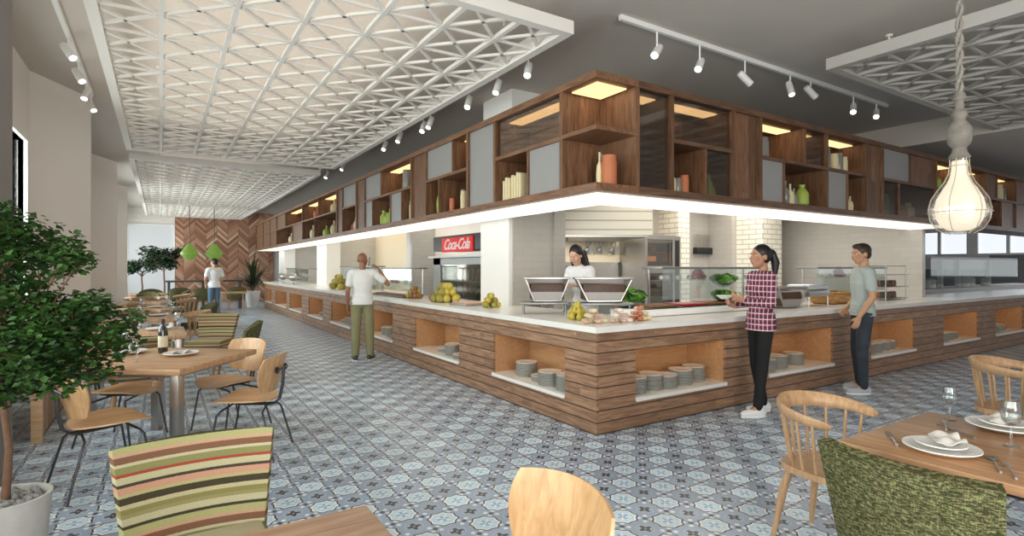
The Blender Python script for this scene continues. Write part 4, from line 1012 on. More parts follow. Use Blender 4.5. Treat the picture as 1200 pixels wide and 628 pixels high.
# fruit on the left wing
heap(3.72,7.75,.22,.34,30,.062,[M['fruit_g'],M['yellow'],M['brownfood']],'melon','green-gold melon in the big fruit heap on the left wing','melon','big fruit heap on the left wing')
heap(3.72,6.35,.12,.16,14,.040,[M['fruit_g'],M['yellow']],'pear','small green pear in the low heap beside the white column','pear','small fruit heap beside the column')
heap(3.75,13.9,.26,.7,18,.075,[M['fruit_g'],M['yellow']],'melon','green melon in the heap left of the man in the white shirt','melon','fruit heap left of the man')
for px,lb,s in ((566,'flat steel tray of sliced fruit between the two fruit heaps',.2),):
    t=thing('serving_tray',lb,'tray',(3.72,6.95,CT))
    obj('tray_pan',MB().rbox(-.2,.2,-.25,.25,0,.025),M['steel'],t,sharp=.5)
    obj('food_bed',MB().rbox(-.17,.17,-.22,.22,.025,.045,b=.01),M['pinky'],t,sharp=.5)
# --- chrome riser with open roll-top chafers in front of the cook
def riser(x,y,rz,w,d,h,label):
    t=thing('display_riser',label,'riser',(x,y,CT),rz)
    obj('shelf_top',MB().rbox(-w/2,w/2,-d/2,d/2,h-.02,h,b=.004),M['steel_d'],t,sharp=.5)
    for sx in(-1,1):
        for sy in(-1,1): obj('leg',MB().tube([(sx*(w/2-.04),sy*(d/2-.04),h-.02),(sx*(w/2-.04),sy*(d/2-.04),0)],.013,8),M['steel_d'],t)
    return t
M['darkfood']=plain('dark_braised_food',(.075,.035,.022),.5,noise=.5,scale=30)
def chafer(x,y,rz,z,w,label,lean=1):
    # open angled food display: base pan, flared steel sides, tilted lid edge
    t=thing('chafing_dish',label,'chafing dish',(x,y,z),rz)
    d=.30; b0,b1=w*.30,w*.5
    mb=MB()
    mb.add([(-b0,-d*.45,.02),(b0,-d*.45,.02),(b0,d*.45,.02),(-b0,d*.45,.02),(-b1,-d*.5,.27),(b1,-d*.5,.27),(b1,d*.5,.27),(-b1,d*.5,.27)],[(3,2,1,0),(1,2,6,5),(3,0,4,7),(2,3,7,6)]).add([(-b0,-d*.452,.02),(b0,-d*.452,.02),(b0+(b1-b0)*.4,-d*.475,.12),(-b0-(b1-b0)*.4,-d*.475,.12)],[(0,1,2,3)])
    obj('steel_bowl',mb,M['satin'],t,sharp=.3)
    obj('front_rim',MB().tube([(-b1,-d*.5,.27),(-b0,-d*.45,.02),(b0,-d*.45,.02),(b1,-d*.5,.27)],.012,6),M['steel'],t)
    obj('top_rim',MB().rbox(-b1-.01,b1+.01,-d*.56,-d*.46,.262,.285,b=.004).rbox(-b1-.01,b1+.01,d*.46,d*.56,.262,.285,b=.004).rbox(-b1-.02,-b1+.03,-d*.5,d*.5,.262,.285,b=.004).rbox(b1-.03,b1+.02,-d*.5,d*.5,.262,.285,b=.004),M['steel'],t,sharp=.5)
    obj('food_bed',MB().rbox(-b0*1.30,b0*1.30,-d*.42,d*.38,.03,.215,b=.02),M['darkfood'],t,sharp=.5)
    obj('foot',MB().rbox(-b0*.9,b0*.9,-d*.35,d*.35,0,.02,b=.004),M['steel_d'],t,sharp=.5)
    return t
RZ=-TH
riser(3.78,5.22,RZ,.56,.34,.135,'left steel riser shelf on thin legs in front of the cook')
riser(4.24,4.76,RZ,.70,.32,.135,'right steel riser shelf on thin legs beside the yellow pears')
chafer(3.80,5.20,RZ,CT+.137,.50,'left flared steel food display with an open top, in front of the cook')
chafer(4.27,4.76,RZ,CT+.137,.62,'right flared steel food display with an open top, beside the cook')
# --- white-rimmed cold basin and its glass guard
t=thing('salad_basin','long white-rimmed basin of dark food on the right wing beside the corner','basin',(5.55,4.5,CT))
obj('rim',MB().rbox(-1.2,1.1,-.32,.24,0,.075,b=.03),M['white'],t,sharp=.6)
obj('dark_bed',MB().rbox(-1.13,1.03,-.26,.18,.07,.085,b=.005),M['black'],t,sharp=.5)
for k,(a,m) in enumerate(((-.75,'brownfood'),(-.2,'redfood'),(.3,'brownfood'),(.75,'pinky'))):
    obj('food_tray',MB().rbox(a-.22,a+.22,-.2,.12,.085,.11,b=.02),M[m],t,sharp=.6)
def guard(x0,x1,y,label,shelfz=1.53,midz=1.37):
    t=thing('sneeze_guard',label,'sneeze guard',((x0+x1)/2,y,CT)); w=(x1-x0)/2; h=shelfz-CT; m=midz-CT
    obj('top_shelf',MB().rbox(-w,w,-.16,.16,h-.03,h,b=.004),M['steel_d'],t,sharp=.5)
    for sx in(-1,1): obj('post',MB().tube([(sx*(w-.08),.12,0),(sx*(w-.08),.12,h-.03)],.013,8),M['steel'],t)
    obj('glass_front',MB().box(-w+.02,w-.02,-.15,-.142,.16,h-.03),M['guard'],t,sharp=.3)
    obj('glass_shelf',MB().box(-w+.05,w-.05,-.13,.13,m-.008,m),M['guard'],t,sharp=.3)
    return t
guard(4.86,6.85,4.56,'glass sneeze guard with a grey top shelf behind the salad basin')
heap(5.25,4.56,.35,.08,14,.030,M['whitefood'],'pale_shellfish','pale shellfish on the glass shelf above the salad basin','shellfish','shellfish on the glass shelf',base=1.371,layers=1)
heap(5.68,4.56,.14,.08,16,.032,M['redfood'],'red_fruit','red fruit in the mound on the glass shelf above the basin','fruit','red fruit above the basin',base=1.371)
heap(6.3,4.56,.42,.08,12,.026,[M['whitefood'],M['pinky']],'shellfish','small pink shellfish right of the red fruit on the glass shelf','shellfish','pink shellfish on the glass shelf',base=1.371,layers=1)
# salad bowls on a two-tier stand
def leafy(mb,r,n,seed,cz=0,flat=.6):
    rnd=random.Random(seed)
    for i in range(n):
        a=rnd.uniform(0,2*PI); q=r*math.sqrt(rnd.random()); z=cz+rnd.random()*r*flat*(1-q/r*.5)
        s=r*.30; e=Euler((rnd.uniform(-1,1),rnd.uniform(-1,1),a)).to_matrix(); c=Vector((q*math.cos(a),q*math.sin(a),z))
        P=[c+e@Vector(v) for v in ((-s,-s*.6,0),(0,-s*.8,s*.25),(s,-s*.5,0),(s*.9,s*.6,s*.15),(0,s*.9,0),(-s*.9,s*.5,s*.2))]
        mb.add(P,[(0,1,2,3,4,5)])
    return mb
t=thing('salad_stand','two-tier stand of bright green salad bowls left of the woman in plaid','salad stand',(onY(848,4.45),4.45,CT))
obj('pole',MB().tube([(0,.0,0),(0,0,.40)],.012,8).lathe([(.10,0),(.1,.012),(0,.015)],16),M['steel'],t)
for z in (.09,.29):
    b=obj('bowl',MB().lathe([(.06,z),(.13,z+.05),(.15,z+.09),(.145,z+.09),(.12,z+.05),(.0,z+.02)],20),M['drink'],t)
    obj('green_salad',leafy(MB().ball(0,0,z+.08,.13,.13,.06),.14,90,int(z*100),z+.09,.45),M['lettuce'],b,sharp=None)
sb_=obj('ice_well',MB().rbox(4.7,5.14,4.8,5.24,.0,.70,b=.01),M['steel'],label='steel floor cabinet under the lettuce mound behind the counter',cat='cabinet',sharp=.5)
t=thing('salad_bowl','mound of green lettuce between the steel displays and the salad basin','salad',(4.92,5.02,.70))
obj('bowl',MB().lathe([(.08,0),(.17,.25),(.18,.40),(.17,.40),(.15,.1),(0,.03)],20),M['steel'],t)
obj('green_salad',leafy(MB().ball(0,0,.42,.17,.17,.10),.20,120,5,.44,.6),M['lettuce'],t,sharp=None)
# right of the woman
chafer(7.02,4.25,RZ*.3,CT,.50,'small flared steel chafing dish hidden partly behind the woman in plaid')
t=thing('chafing_dish','square steel chafing dish with a pale domed lid, on four legs, right of the woman','chafing dish',(7.72,4.32,CT))
obj('water_pan',MB().rbox(-.26,.26,-.18,.18,.13,.22,b=.01),M['steel'],t,sharp=.5)
obj('lid',MB().rbox(-.25,.25,-.17,.17,.22,.30,b=.035),plain('pale_lid',(.62,.68,.74),.2,metal=.4),t,sharp=.6)
for sx in(-1,1):
    for sy in(-1,1): obj('leg',MB().tube([(sx*.24,sy*.16,.14),(sx*.24,sy*.16,0)],.01,6),M['steel'],t)
t=thing('bread_basket','oval woven basket on the right wing between the woman and the man','basket',(8.45,4.35,CT))
obj('basket_wall',MB().rbox(-.32,.32,-.18,.18,0,.16,b=.05),M['wicker'],t,sharp=.8)
obj('basket_rim',MB().tube([(.34*math.cos(a*PI/12),.20*math.sin(a*PI/12),.165) for a in range(24)],.018,6,closed=True),M['wicker'],t)
guard(8.15,10.3,4.56,'glass sneeze guard with a dark top shelf left of the man in grey')
heap(8.7,4.56,.35,.07,10,.03,M['whitefood'],'pale_shellfish','pale shellfish on the glass shelf left of the man in grey','shellfish','shellfish left of the man in grey',base=1.371,layers=1)
heap(9.05,4.56,.12,.08,12,.034,M['redfood'],'red_fruit','red fruit in the mound left of the man in grey','fruit','red fruit left of the man in grey',base=1.371)
heap(9.55,4.56,.30,.07,8,.03,M['whitefood'],'pale_shellfish','pale shellfish right of the red fruit, beside the head of the man in grey','shellfish','shellfish beside the man in grey',base=1.371,layers=1)
t=thing('wire_rack','small steel wire rack of jars right of the man in grey','rack',(10.35,4.42,CT))
for z in (.03,.22,.42): obj('rack_shelf',MB().rbox(-.42,.42,-.15,.15,z-.01,z,b=.003),M['steel_d'],t,sharp=.5)
obj('rack_frame',MB().tube([(-.42,-.15,0),(-.42,-.15,.56),(.30,-.15,.56),(.30,-.15,0)],.01,6).tube([(-.42,.15,0),(-.42,.15,.56),(.30,.15,.56),(.30,.15,0)],.01,6),M['steel_d'],t)
for i,z in enumerate((.031,.221)):
    for k in range(5):
        o=obj('jar',MB().lathe([(0,0),(.035,0),(.038,.07),(.028,.09),(.028,.10),(0,.10)],10),M['dark'] if k%2 else M['brownfood'],label='small dark jar on the %s shelf of the wire rack'%['bottom','upper'][i],cat='jar',group='jars on the wire rack %s shelf'%['bottom','upper'][i])
        o.location=(10.35-.3+.13*k,4.42,CT+z)
# --- far right opening: white display counter and windows behind
t=thing('display_counter','white glazed display counter with slim posts beyond the tiled wall at the right','display counter',(19.2,6.3,0))
obj('body',MB().box(-5.2,6,-.4,.5,0,.98),M['white'],t,sharp=.3)
for x in (-1.45,-.3,2.0): obj('post',MB().box(x-.05,x+.05,-.05,.05,.98,1.75),M['white'],t,sharp=.3)
obj('canopy',MB().box(-3.0,3.2,-.35,.35,1.75,1.80),M['white'],t,sharp=.3)
obj('glass_front',MB().box(-3.0,3.2,-.36,-.35,1.1,1.75),M['guard'],t,sharp=.3)
for i,(x,h) in enumerate(((17.0,.22),(19.2,.28),(19.6,.24),(20.8,.2))):
    o=obj('serving_jar',MB().lathe([(0,0),(.12,0),(.13,h),(.05,h+.03),(0,h+.04)],14),M['white'],label='white lidded jar %s on the far display counter'%['leftmost','second from left','third from left','rightmost'][i],cat='jar'); o.location=(x,6.25,.981)
# ------------------------------------------------------------------ kitchen equipment
# utensil rail on the back wall
t=thing('utensil_rail','long steel rail under the hood from which the kitchen utensils hang','rail',(0,0,0))
ux0,ux1=onY(683,7.7),onY(748,7.7)
obj('bar',MB().tube([(ux0,7.7,2.17),(ux1,7.7,2.17)],.014,8),M['steel_d'],t)
for x in (ux0+.05,ux1-.05): obj('bracket',MB().tube([(x,7.7,2.17),(x,7.795,2.17)],.014,6),M['steel_d'],t)
u1=MB().tube([(0,0,0),(0,0,-.26)],.009,6).ball(0,-.02,-.32,.055,.02,.055); u2=MB().tube([(0,0,0),(0,0,-.24)],.009,6).box(-.045,.045,-.004,.004,-.38,-.24); u3=MB().tube([(0,0,0),(0,0,-.2)],.009,6)
for a in range(4): u3.tube([(0,0,-.2),(.04*math.cos(a*PI/2),.04*math.sin(a*PI/2),-.3),(0,0,-.40)],.004,5)
for i in range(13):
    x=ux0+.08+(ux1-ux0-.16)*i/12
    k=i%3; o=obj(['ladle','spatula','whisk'][k],[u1,u2,u3][k],M['steel_d'],label='steel %s hanging from the utensil rail behind the cook'%['ladle','spatula','whisk'][k],cat=['ladle','spatula','whisk'][k],group='%ss on the utensil rail'%['ladle','spatula','whisk'][k]); o.location=(x,7.7,2.16)
# back worktop below utensils
t=thing('back_counter','steel back counter with drawers under the utensil rail','counter',(0,0,0))
obj('top',MB().rbox(5.1,onY(752,7.2)-.05,7.15,7.78,.90,.95),M['steel'],t,sharp=.5)
obj('body',MB().box(5.15,onY(752,7.2)-.08,7.2,7.78,.1,.90),M['steel_d'],t,sharp=.3)
obj('splash_panel',MB().box(5.15,onY(752,7.2)-.08,7.75,7.79,.95,1.62),M['steel'],t,sharp=.3)
# oven tower
ox0,ox1=onY(756,7.1),onY(791,7.1)
t=thing('oven','tall steel double oven with glowing food behind its upper door','oven',(0,0,0))
obj('cabinet',MB().box(ox0,ox0+.06,7.1,7.78,0,2.12).box(ox1-.06,ox1,7.1,7.78,0,2.12).box(ox0+.06,ox1-.06,7.1,7.78,2.04,2.12).box(ox0+.06,ox1-.06,7.1,7.78,1.42,1.55).box(ox0+.06,ox1-.06,7.1,7.78,0,.7).box(ox0+.06,ox1-.06,7.72,7.78,.7,2.04),M['steel'],t,sharp=.3)
for z0,z1,nm in ((1.55,2.04,'upper'),(.7,1.42,'lower')):
    d=obj('door',MB().box(ox0+.06,ox1-.06,7.11,7.12,z0,z1),M['smoke'],t,label='%s glass door'%nm,sharp=.3)
    obj('handle',MB().tube([(ox1-.10,7.06,z0+.06),(ox1-.10,7.06,z1-.06)],.012,8),M['steel'],d)
    for k in range(3): obj('rack_shelf',MB().box(ox0+.07,ox1-.07,7.2,7.7,z0+.08+.17*k,z0+.09+.17*k),M['steel'],t,sharp=.3)
for k in range(4):
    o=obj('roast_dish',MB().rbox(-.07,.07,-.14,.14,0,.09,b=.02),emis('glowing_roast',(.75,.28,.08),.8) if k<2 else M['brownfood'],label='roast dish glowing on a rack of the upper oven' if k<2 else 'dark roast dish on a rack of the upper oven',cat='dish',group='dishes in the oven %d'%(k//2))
    o.location=(ox0+.2+.2*(k%2),7.4,1.64+.17*(k//2)+.002)
t=thing('steel_locker','narrow steel cabinet between the oven and the cream tiled column','cabinet',(0,0,0))
obj('cabinet',MB().box(ox1+.03,onY(796,7.25)-.02,7.2,7.78,0,2.12),M['steel'],t,sharp=.3)
obj('door',MB().box(ox1+.1,onY(796,7.25)-.08,7.18,7.2,.7,2.04),M['black'],t,sharp=.3)
# knives on the wall
kx0,kx1=onY(814,7.75),onY(834,7.75)
kz=zY(824,294,7.75)
t=thing('knife_rack','black knife rack on the grey tiled wall','knife rack',(0,0,0))
obj('rack_bar',MB().rbox(kx0,kx1,7.68,7.79,kz-.07,kz+.07),M['black'],t,sharp=.5)
for i in range(6):
    o=obj('kitchen_knife',MB().box(-.018,.018,-.003,.003,0,.26).tube([(0,0,-.02),(0,0,0)],.01,6),M['steel'],label='kitchen knife upright in the black wall rack',cat='knife',group='knives in the wall rack')
    o.location=(kx0+.05+(kx1-kx0-.1)*i/5,7.73,kz+.092)
# grey wall boxes left of the cook
for i,(py,lb) in enumerate(((276,'upper grey wall box left of the cook'),(318,'lower grey wall box left of the cook'))):
    y=6.68; x0,x1=onY(656,y),onY(666,y); z=zY(660,py,y)
    o=obj('wall_box',MB().rbox(x0,x1,y,y+.1,z-.09,z+.09),M['steel_d'],label=lb,cat='box',sharp=.5)
# bottle cooler with the lit red sign, between column and inner tiled wall
t=thing('bottle_cooler','tall black bottle cooler with a red lettered sign on top, between the white columns','drinks cooler',(0,0,0))
XC=5.0; y0,y1=8.55,onX(508,XC)
obj('header',MB().box(XC,XC+.7,y0,y1,zX(508,296,XC)+.02,zX(508,281,XC)+.05),M['black'],t,sharp=.3)
sy0,sy1=onX(555,XC),onX(519,XC); sz=1.965
sg=obj('sign_panel',MB().rbox(XC-.03,XC,sy0,sy1,sz-.13,sz+.16,b=.008),emis('red_lit_sign',(.62,.02,.02),.9),t,label='red lit sign panel with white lettering',sharp=.5)
tx=bpy.data.curves.new('tmp','FONT'); tx.body='Coca-Cola'; tx.size=.30; tx.shear=.45; tx.align_x='CENTER'; tx.align_y='CENTER'; tx.extrude=.004; tx.space_character=.86; tx.offset=.004
to=bpy.data.objects.new('tmp',tx); COL.objects.link(to); bpy.context.view_layer.update()
me=bpy.data.meshes.new_from_object(to.evaluated_get(bpy.context.evaluated_depsgraph_get())); bpy.data.objects.remove(to)
me.transform(Matrix.Rotation(PI/2,4,'X')); me.transform(Matrix.Rotation(-PI/2,4,'Z'))
me.materials.clear(); me.materials.append(M['signwhite'])
lt_=bpy.data.objects.new('lettering',me); COL.objects.link(lt_); lt_.parent=sg; lt_.location=(XC-.036,(sy0+sy1)/2,sz+.015); lt_['label']='white script lettering'
obj('canopy_shelf',MB().box(XC-.12,XC+.5,y0,y1,1.72,1.76),M['white'],t,sharp=.3)
obj('cabinet',MB().box(XC,XC+.7,y0,y0+.06,0,1.72).box(XC,XC+.7,y1-.35,y1,0,1.72).box(XC+.62,XC+.7,y0,y1,0,1.72).box(XC,XC+.7,y0,y1,.0,.9).box(XC,XC+.7,y0,y1,1.58,1.72),M['steel_d'],t,sharp=.3)
obj('door',MB().box(XC+.01,XC+.02,y0+.06,y1-.35,.9,1.58),M['smoke'],t,label='glass door',sharp=.3)
for r,zz in enumerate((.93,1.26)):
    obj('shelf',MB().box(XC+.05,XC+.6,y0+.06,y1-.35,zz-.015,zz),M['steel'],t,sharp=.3)
    for i in range(9):
        o=obj('drink_bottle',MB().lathe([(0,0),(.034,0),(.036,.14),(.015,.19),(.014,.235),(0,.235)],10),[M['wine'],M['lettuce'],M['greyglass']][(i//2+r)%3],label='drink bottle on the %s shelf of the black cooler'%['lower','upper'][r],cat='bottle',group='bottles on the %s cooler shelf'%['lower','upper'][r]); o.location=(XC+.14,y0+.15+.19*i,zz+.001)
# left wing guards and trays
def guardL(y0,y1,label,x=3.95,hz=1.50):
    t=thing('sneeze_guard',label,'sneeze guard',(x,(y0+y1)/2,CT)); w=(y1-y0)/2; h=hz-CT
    obj('top_shelf',MB().rbox(-.16,.16,-w,w,h-.03,h,b=.004),M['steel_d'],t,sharp=.5)
    for sx in(-1,1): obj('post',MB().tube([(.1,sx*(w-.08),0),(.1,sx*(w-.08),h-.03)],.013,8),M['steel'],t)
    obj('glass_front',MB().box(-.15,-.142,-w+.02,w-.02,.10,h-.03),M['guard'],t,sharp=.3)
    obj('glass_shelf',MB().box(-.13,.13,-w+.05,w-.05,.215,.223),M['guard'],t,sharp=.3)
guardL(9.3,11.6,'glass sneeze guard right of the man with the phone',hz=1.52)
heap(3.95,10.4,.08,.8,14,.042,[M['whitefood'],M['redfood'],M['cream_i']],'small_cake','small cake on the glass shelf right of the man with the phone','cake','cakes on the glass shelf',base=CT+.2235,layers=1)
t=thing('serving_tray','long dark tray of food under the glass right of the man with the phone','tray',(3.72,9.9,CT))
obj('tray_pan',MB().rbox(-.17,.10,-.8,.8,0,.03),M['dark'],t,sharp=.5); obj('food_bed',MB().rbox(-.13,.07,-.75,.75,.03,.05,b=.01),M['brownfood'],t,sharp=.6)
heap(3.72,8.95,.14,.18,22,.045,[M['fruit_g'],M['brownfood'],M['yellow']],'pear','ripe pear in the tall pile at the near end of the dark tray','pear','tall pear pile by the dark tray')
guardL(12.0,14.6,'glass sneeze guard left of the man with the phone',x=4.12,hz=1.56)
guardL(18.2,21.8,'glass sneeze guard near the far end of the left wing',x=4.1,hz=1.50)
struct('wall_kitchen_dark_opening',MB().box(6.2,6.3,24.0,24.65,0,2.9),M['steel_d'],sharp=.3)
for i,(y,lb) in enumerate(((18.9,'near tray stand at the far end of the left wing'),(20.6,'far tray stand at the far end of the left wing'))):
    t=thing('tray_stand',lb,'tray stand',(3.62,y,CT))
    obj('tray',MB().rbox(-.16,.16,-.45,.45,.20,.23),M['steel'],t,sharp=.5); obj('foot',MB().lathe([(.09,0),(.09,.015),(.02,.03),(.02,.20)],12),M['steel'],t)
    obj('lid',MB().ball(0,0,.23,.14,.40,.13),M['steel'],t)
# ------------------------------------------------------------------ people
def cap(mb,p,q,r0,r1,n=14):
    p=Vector(p);q=Vector(q); d=q-p; k=max(2,int(d.length/.02))
    mb.tube([p+d*i/k for i in range(k+1)],[r0+(r1-r0)*i/k for i in range(k+1)],n)
    mb.ball(p.x,p.y,p.z,r0,r0,r0,n,8); mb.ball(q.x,q.y,q.z,r1,r1,r1,n,8)
def voxel(name,mb,mat,parent,vs=.008,sm=3,cuts=(),label=None):
    me=bpy.data.meshes.new('tmp'); me.from_pydata([tuple(v) for v in mb.v],[],mb.f); me.update()
    o=bpy.data.objects.new('tmp',me); COL.objects.link(o)
    m=o.modifiers.new('r','REMESH'); m.mode='VOXEL'; m.voxel_size=vs; m.use_smooth_shade=True
    s=o.modifiers.new('s','SMOOTH'); s.factor=.5; s.iterations=sm
    dg=bpy.context.evaluated_depsgraph_get(); dg.update()
    nm=bpy.data.meshes.new_from_object(o.evaluated_get(dg)); bpy.data.objects.remove(o); bpy.data.meshes.remove(me)
    if cuts:
        bm=bmesh.new(); bm.from_mesh(nm)
        for co_,no_ in cuts:
            bmesh.ops.bisect_plane(bm,geom=bm.verts[:]+bm.edges[:]+bm.faces[:],plane_co=co_,plane_no=no_,clear_outer=True)
        bm.to_mesh(nm); bm.free()
    nm.name=name; nm.materials.clear(); nm.materials.append(mat)
    for p in nm.polygons: p.use_smooth=True
    o=bpy.data.objects.new(name,nm); COL.objects.link(o); o.parent=parent
    if label: o['label']=label
    return o
def human(label,loc,rz,skin,top,bottom,shoes,hairm,J,S=1.,hair='short',sleeve='short',topname='shirt',hem=.88,fem=False,bald=False,vs=.009,legw=1.0,lean=0,sag=0):
    t=thing('person',label,'person',loc,rz); t.scale=(S,S,S)
    d=dict(hip=(0,0,.95),waist=(0,0,1.09),chest=(0,0,1.27),neck=(0,-.015,1.44),head=(0,.015,1.61),yaw=0,pitch=0,
        sL=(-.175,-.01,1.395),sR=(.175,-.01,1.395),eL=(-.23,-.03,1.12),eR=(.23,-.03,1.12),wL=(-.23,.03,.88),wR=(.23,.03,.88),
        kL=(-.095,.02,.50),kR=(.095,.02,.50),aL=(-.10,-.02,.09),aR=(.10,-.02,.09),fL=0,fR=0,hL=(0,.05,-1),hR=(0,.05,-1),nL=(1,0,0),nR=(-1,0,0),curl=.5)
    d.update(J)
    if fem:
        for k in ('sL','sR'): 
            if k not in J: d[k]=(d[k][0]*.87,d[k][1],d[k][2]-.01)
    V_=lambda k: Vector(d[k])
    hip,wa,ch,nk,hd=map(V_,('hip','waist','chest','neck','head'))
    w=.9 if fem else 1.
    def torso(mb,e=0,low=True,up=True):
        if low: mb.ball(hip.x,hip.y-.005,hip.z,(.165 if fem else .158)+e,.112+e,.12+e,18,12)
        if up:
            for k in range(5):
                f=k/4; p=hip.lerp(wa,f); mb.ball(p.x,p.y,p.z,(.150-.028*f)*w+e,.10-.008*f+e,.09,18,10)
            for k in range(6):
                f=k/5; p=wa.lerp(ch,f); mb.ball(p.x,p.y,p.z,(.122+.036*f)*w+e,.092+.016*f+e,.09,18,10)
            mb.ball(ch.x,ch.y,ch.z+.06,.158*w+e,.105+e,.12,18,12)
            a=V_('sL');b=V_('sR'); cap(mb,a.lerp(b,.08),a.lerp(b,.92),.062+e,.062+e)
            cap(mb,ch+Vector((0,0,.08)),nk+Vector((0,0,-.02)),.09+e*.5,.062+e*.3)
            if fem:
                for s in(-1,1): mb.ball(ch.x+s*.065,ch.y+.075,ch.z+.0,.062+e,.055+e,.06+e)
    body=MB(); torso(body)
    cap(body,nk+Vector((0,0,-.05)),hd+Vector((0,-.03,-.06)),.058 if not fem else .048,.05 if not fem else .043)
    def hand(mb,wr,dr,nr,side):
        dr=Vector(dr).normalized(); nr=Vector(nr); nr=(nr-dr*nr.dot(dr)).normalized(); sd=dr.cross(nr)
        pc=wr+dr*.05
        for f in(-.024,-.008,.008,.024): cap(mb,wr+dr*.012+sd*f*.6,wr+dr*.085+sd*f,.014,.0125,8)
        c=d['curl']
        for i,f in enumerate((-.028,-.0095,.0095,.028)):
            L_=[.060,.072,.068,.052][i]; k=wr+dr*.09+sd*f
            m=k+(dr*math.cos(c*.6)+nr*math.sin(c*.6))*L_*.5; e=m+(dr*math.cos(c*1.5)+nr*math.sin(c*1.5))*L_*.5
            cap(mb,k,m,.0095,.009,8); cap(mb,m,e,.009,.0078,8)
        s=-1 if side>0 else 1
        k=wr+dr*.03-sd*.022; m=k+(dr*.6-sd*.6+nr*.4).normalized()*.035; e=m+(dr*.9-sd*.2+nr*.4).normalized()*.03
        cap(mb,k,m,.013,.011,8); cap(mb,m,e,.011,.009,8)
    for s,side in(('L',-1),('R',1)):
        sh,el,wr=V_('s'+s),V_('e'+s),V_('w'+s)
        q=w*.95+.0
        cap(body,sh,el,.050*q,.038*q); cap(body,el,el.lerp(wr,.35),.040*q,.038*q); cap(body,el.lerp(wr,.35),wr,.038*q,.025*q)
        hand(body,wr,d['h'+s],d['n'+s],side)
        hp=hip+Vector((side*.085,0,-.03)); kn,an=V_('k'+s),V_('a'+s)
        cap(body,hp,kn,.082,.052); cap(body,kn,kn.lerp(an,.35),.052,.052); cap(body,kn.lerp(an,.35),an,.052,.036)
        cap(body,an,an+Vector((math.sin(d['f'+s])*.1,math.cos(d['f'+s])*.1,-.05)),.035,.025)
    # head
    HM=Matrix.Translation(hd)@Euler((-d['pitch'],0,d['yaw'])).to_matrix().to_4x4()
    body.M=HM
    body.ball(0,-.012,.030,.076,.094,.088,20,14); body.ball(0,.022,-.035,.062,.068,.078,18,12); body.ball(0,.045,-.085,.036,.036,.026,12,8)
    cap(body,(0,.086,.012),(0,.108,-.022),.010,.0135,10); body.ball(0,.085,.032,.05,.014,.012,12,8)
    body.ball(0,.090,-.052,.022,.012,.011,10,6)
    for s in(-1,1): body.ball(s*.077,-.008,-.008,.011,.020,.032,10,8); body.ball(s*.042,.066,-.02,.022,.02,.022,10,8)
    body.M=Matrix.Identity(4)
    bo=voxel('body',body,skin,t,.0065,2)
    for s in(-1,1):
        e=MB(); e.M=HM; e.ball(s*.030,.073,.008,.012,.008,.0065,10,6); eo=obj('eye',e,M['eyew'],bo)
        e=MB(); e.M=HM; e.ball(s*.030,.0895,.008,.0055,.003,.0055,8,6); pass
        e2=MB(); e2.M=HM; e2.ball(s*.030,.0795,.008,.005,.003,.005,8,6); obj('iris',e2,M['black'],bo)
        b=MB(); b.M=HM; b.tube([(s*.014,.091,.027),(s*.030,.086,.031),(s*.046,.074,.026)],[.0015,.0022,.001],6); obj('eyebrow',b,hairm,bo)
    mo=MB(); mo.M=HM; mo.ball(0,.100,-.050,.021,.006,.006,10,6); obj('lips',mo,M['lips'],bo)
    # hair
    if not bald:
        h=MB(); h.M=HM
        h.ball(0,-.022,.040,.084,.098,.090,20,14)
        if hair=='short':
            h.ball(0,-.045,-.005,.080,.066,.070,16,10); h.ball(0,.035,.098,.055,.05,.03,12,8)
        if hair=='ponytail':
            h.ball(0,-.04,.0,.082,.07,.075,16,10); h.ball(0,-.125,.045,.035,.035,.035,12,8)
            cap(h,(0,-.14,.04),(.0,-.175,-.06),.034,.042); cap(h,(0,-.175,-.06),(0,-.165,-.22),.042,.018)
        if hair=='long':
            h.ball(0,-.05,-.02,.088,.075,.10,16,10)
            for s in(-1,1): cap(h,(s*.072,-.02,.02),(s*.085,-.03,-.14),.028,.030); cap(h,(s*.06,-.07,.0),(s*.07,-.09,-.26),.045,.030)
            cap(h,(0,-.09,0),(0,-.11,-.28),.05,.04)
        voxel('hair',h,hairm,bo,.007,2)
    # clothes
    tp=MB(); torso(tp,.014)
    for s in('L','R'):
        sh,el,wr=V_('s'+s),V_('e'+s),V_('w'+s)
        if sleeve=='short': cap(tp,sh,sh.lerp(el,.62),.062*w,.060*w)
        else: cap(tp,sh,el,.060*w,.050*w); cap(tp,el,el.lerp(wr,.93),.050*w,.036*w)
    for q in range(6): tp.ball(hip.x,hip.y-.003,hip.z-.13+.04*q,(.182 if fem else .184)-.004*q,.139-.003*q,.06,20,8)
    cuts=[((0,0,hem),(0,0,-1)),((nk.x,nk.y,nk.z+.012),(0,.25,1))]
    if sleeve=='short': pass
    voxel(topname,tp,top,t,.010,4,cuts=[cuts[0]])
    pt=MB(); pt.ball(hip.x,hip.y-.005,hip.z+.0,(.168 if fem else .166),.116,.12,18,12)
    for s,side in(('L',-1),('R',1)):
        hp=hip+Vector((side*.085,0,-.03)); kn,an=V_('k'+s),V_('a'+s)
        cap(pt,hp,kn,(.082 if fem else .090),.064*legw); cap(pt,kn,an+Vector((0,0,.0)),.064*legw,.052*legw)
    voxel('trousers',pt,bottom,t,.010,4,cuts=[((0,0,.045),(0,0,-1)),((0,0,1.03),(0,0,1))])
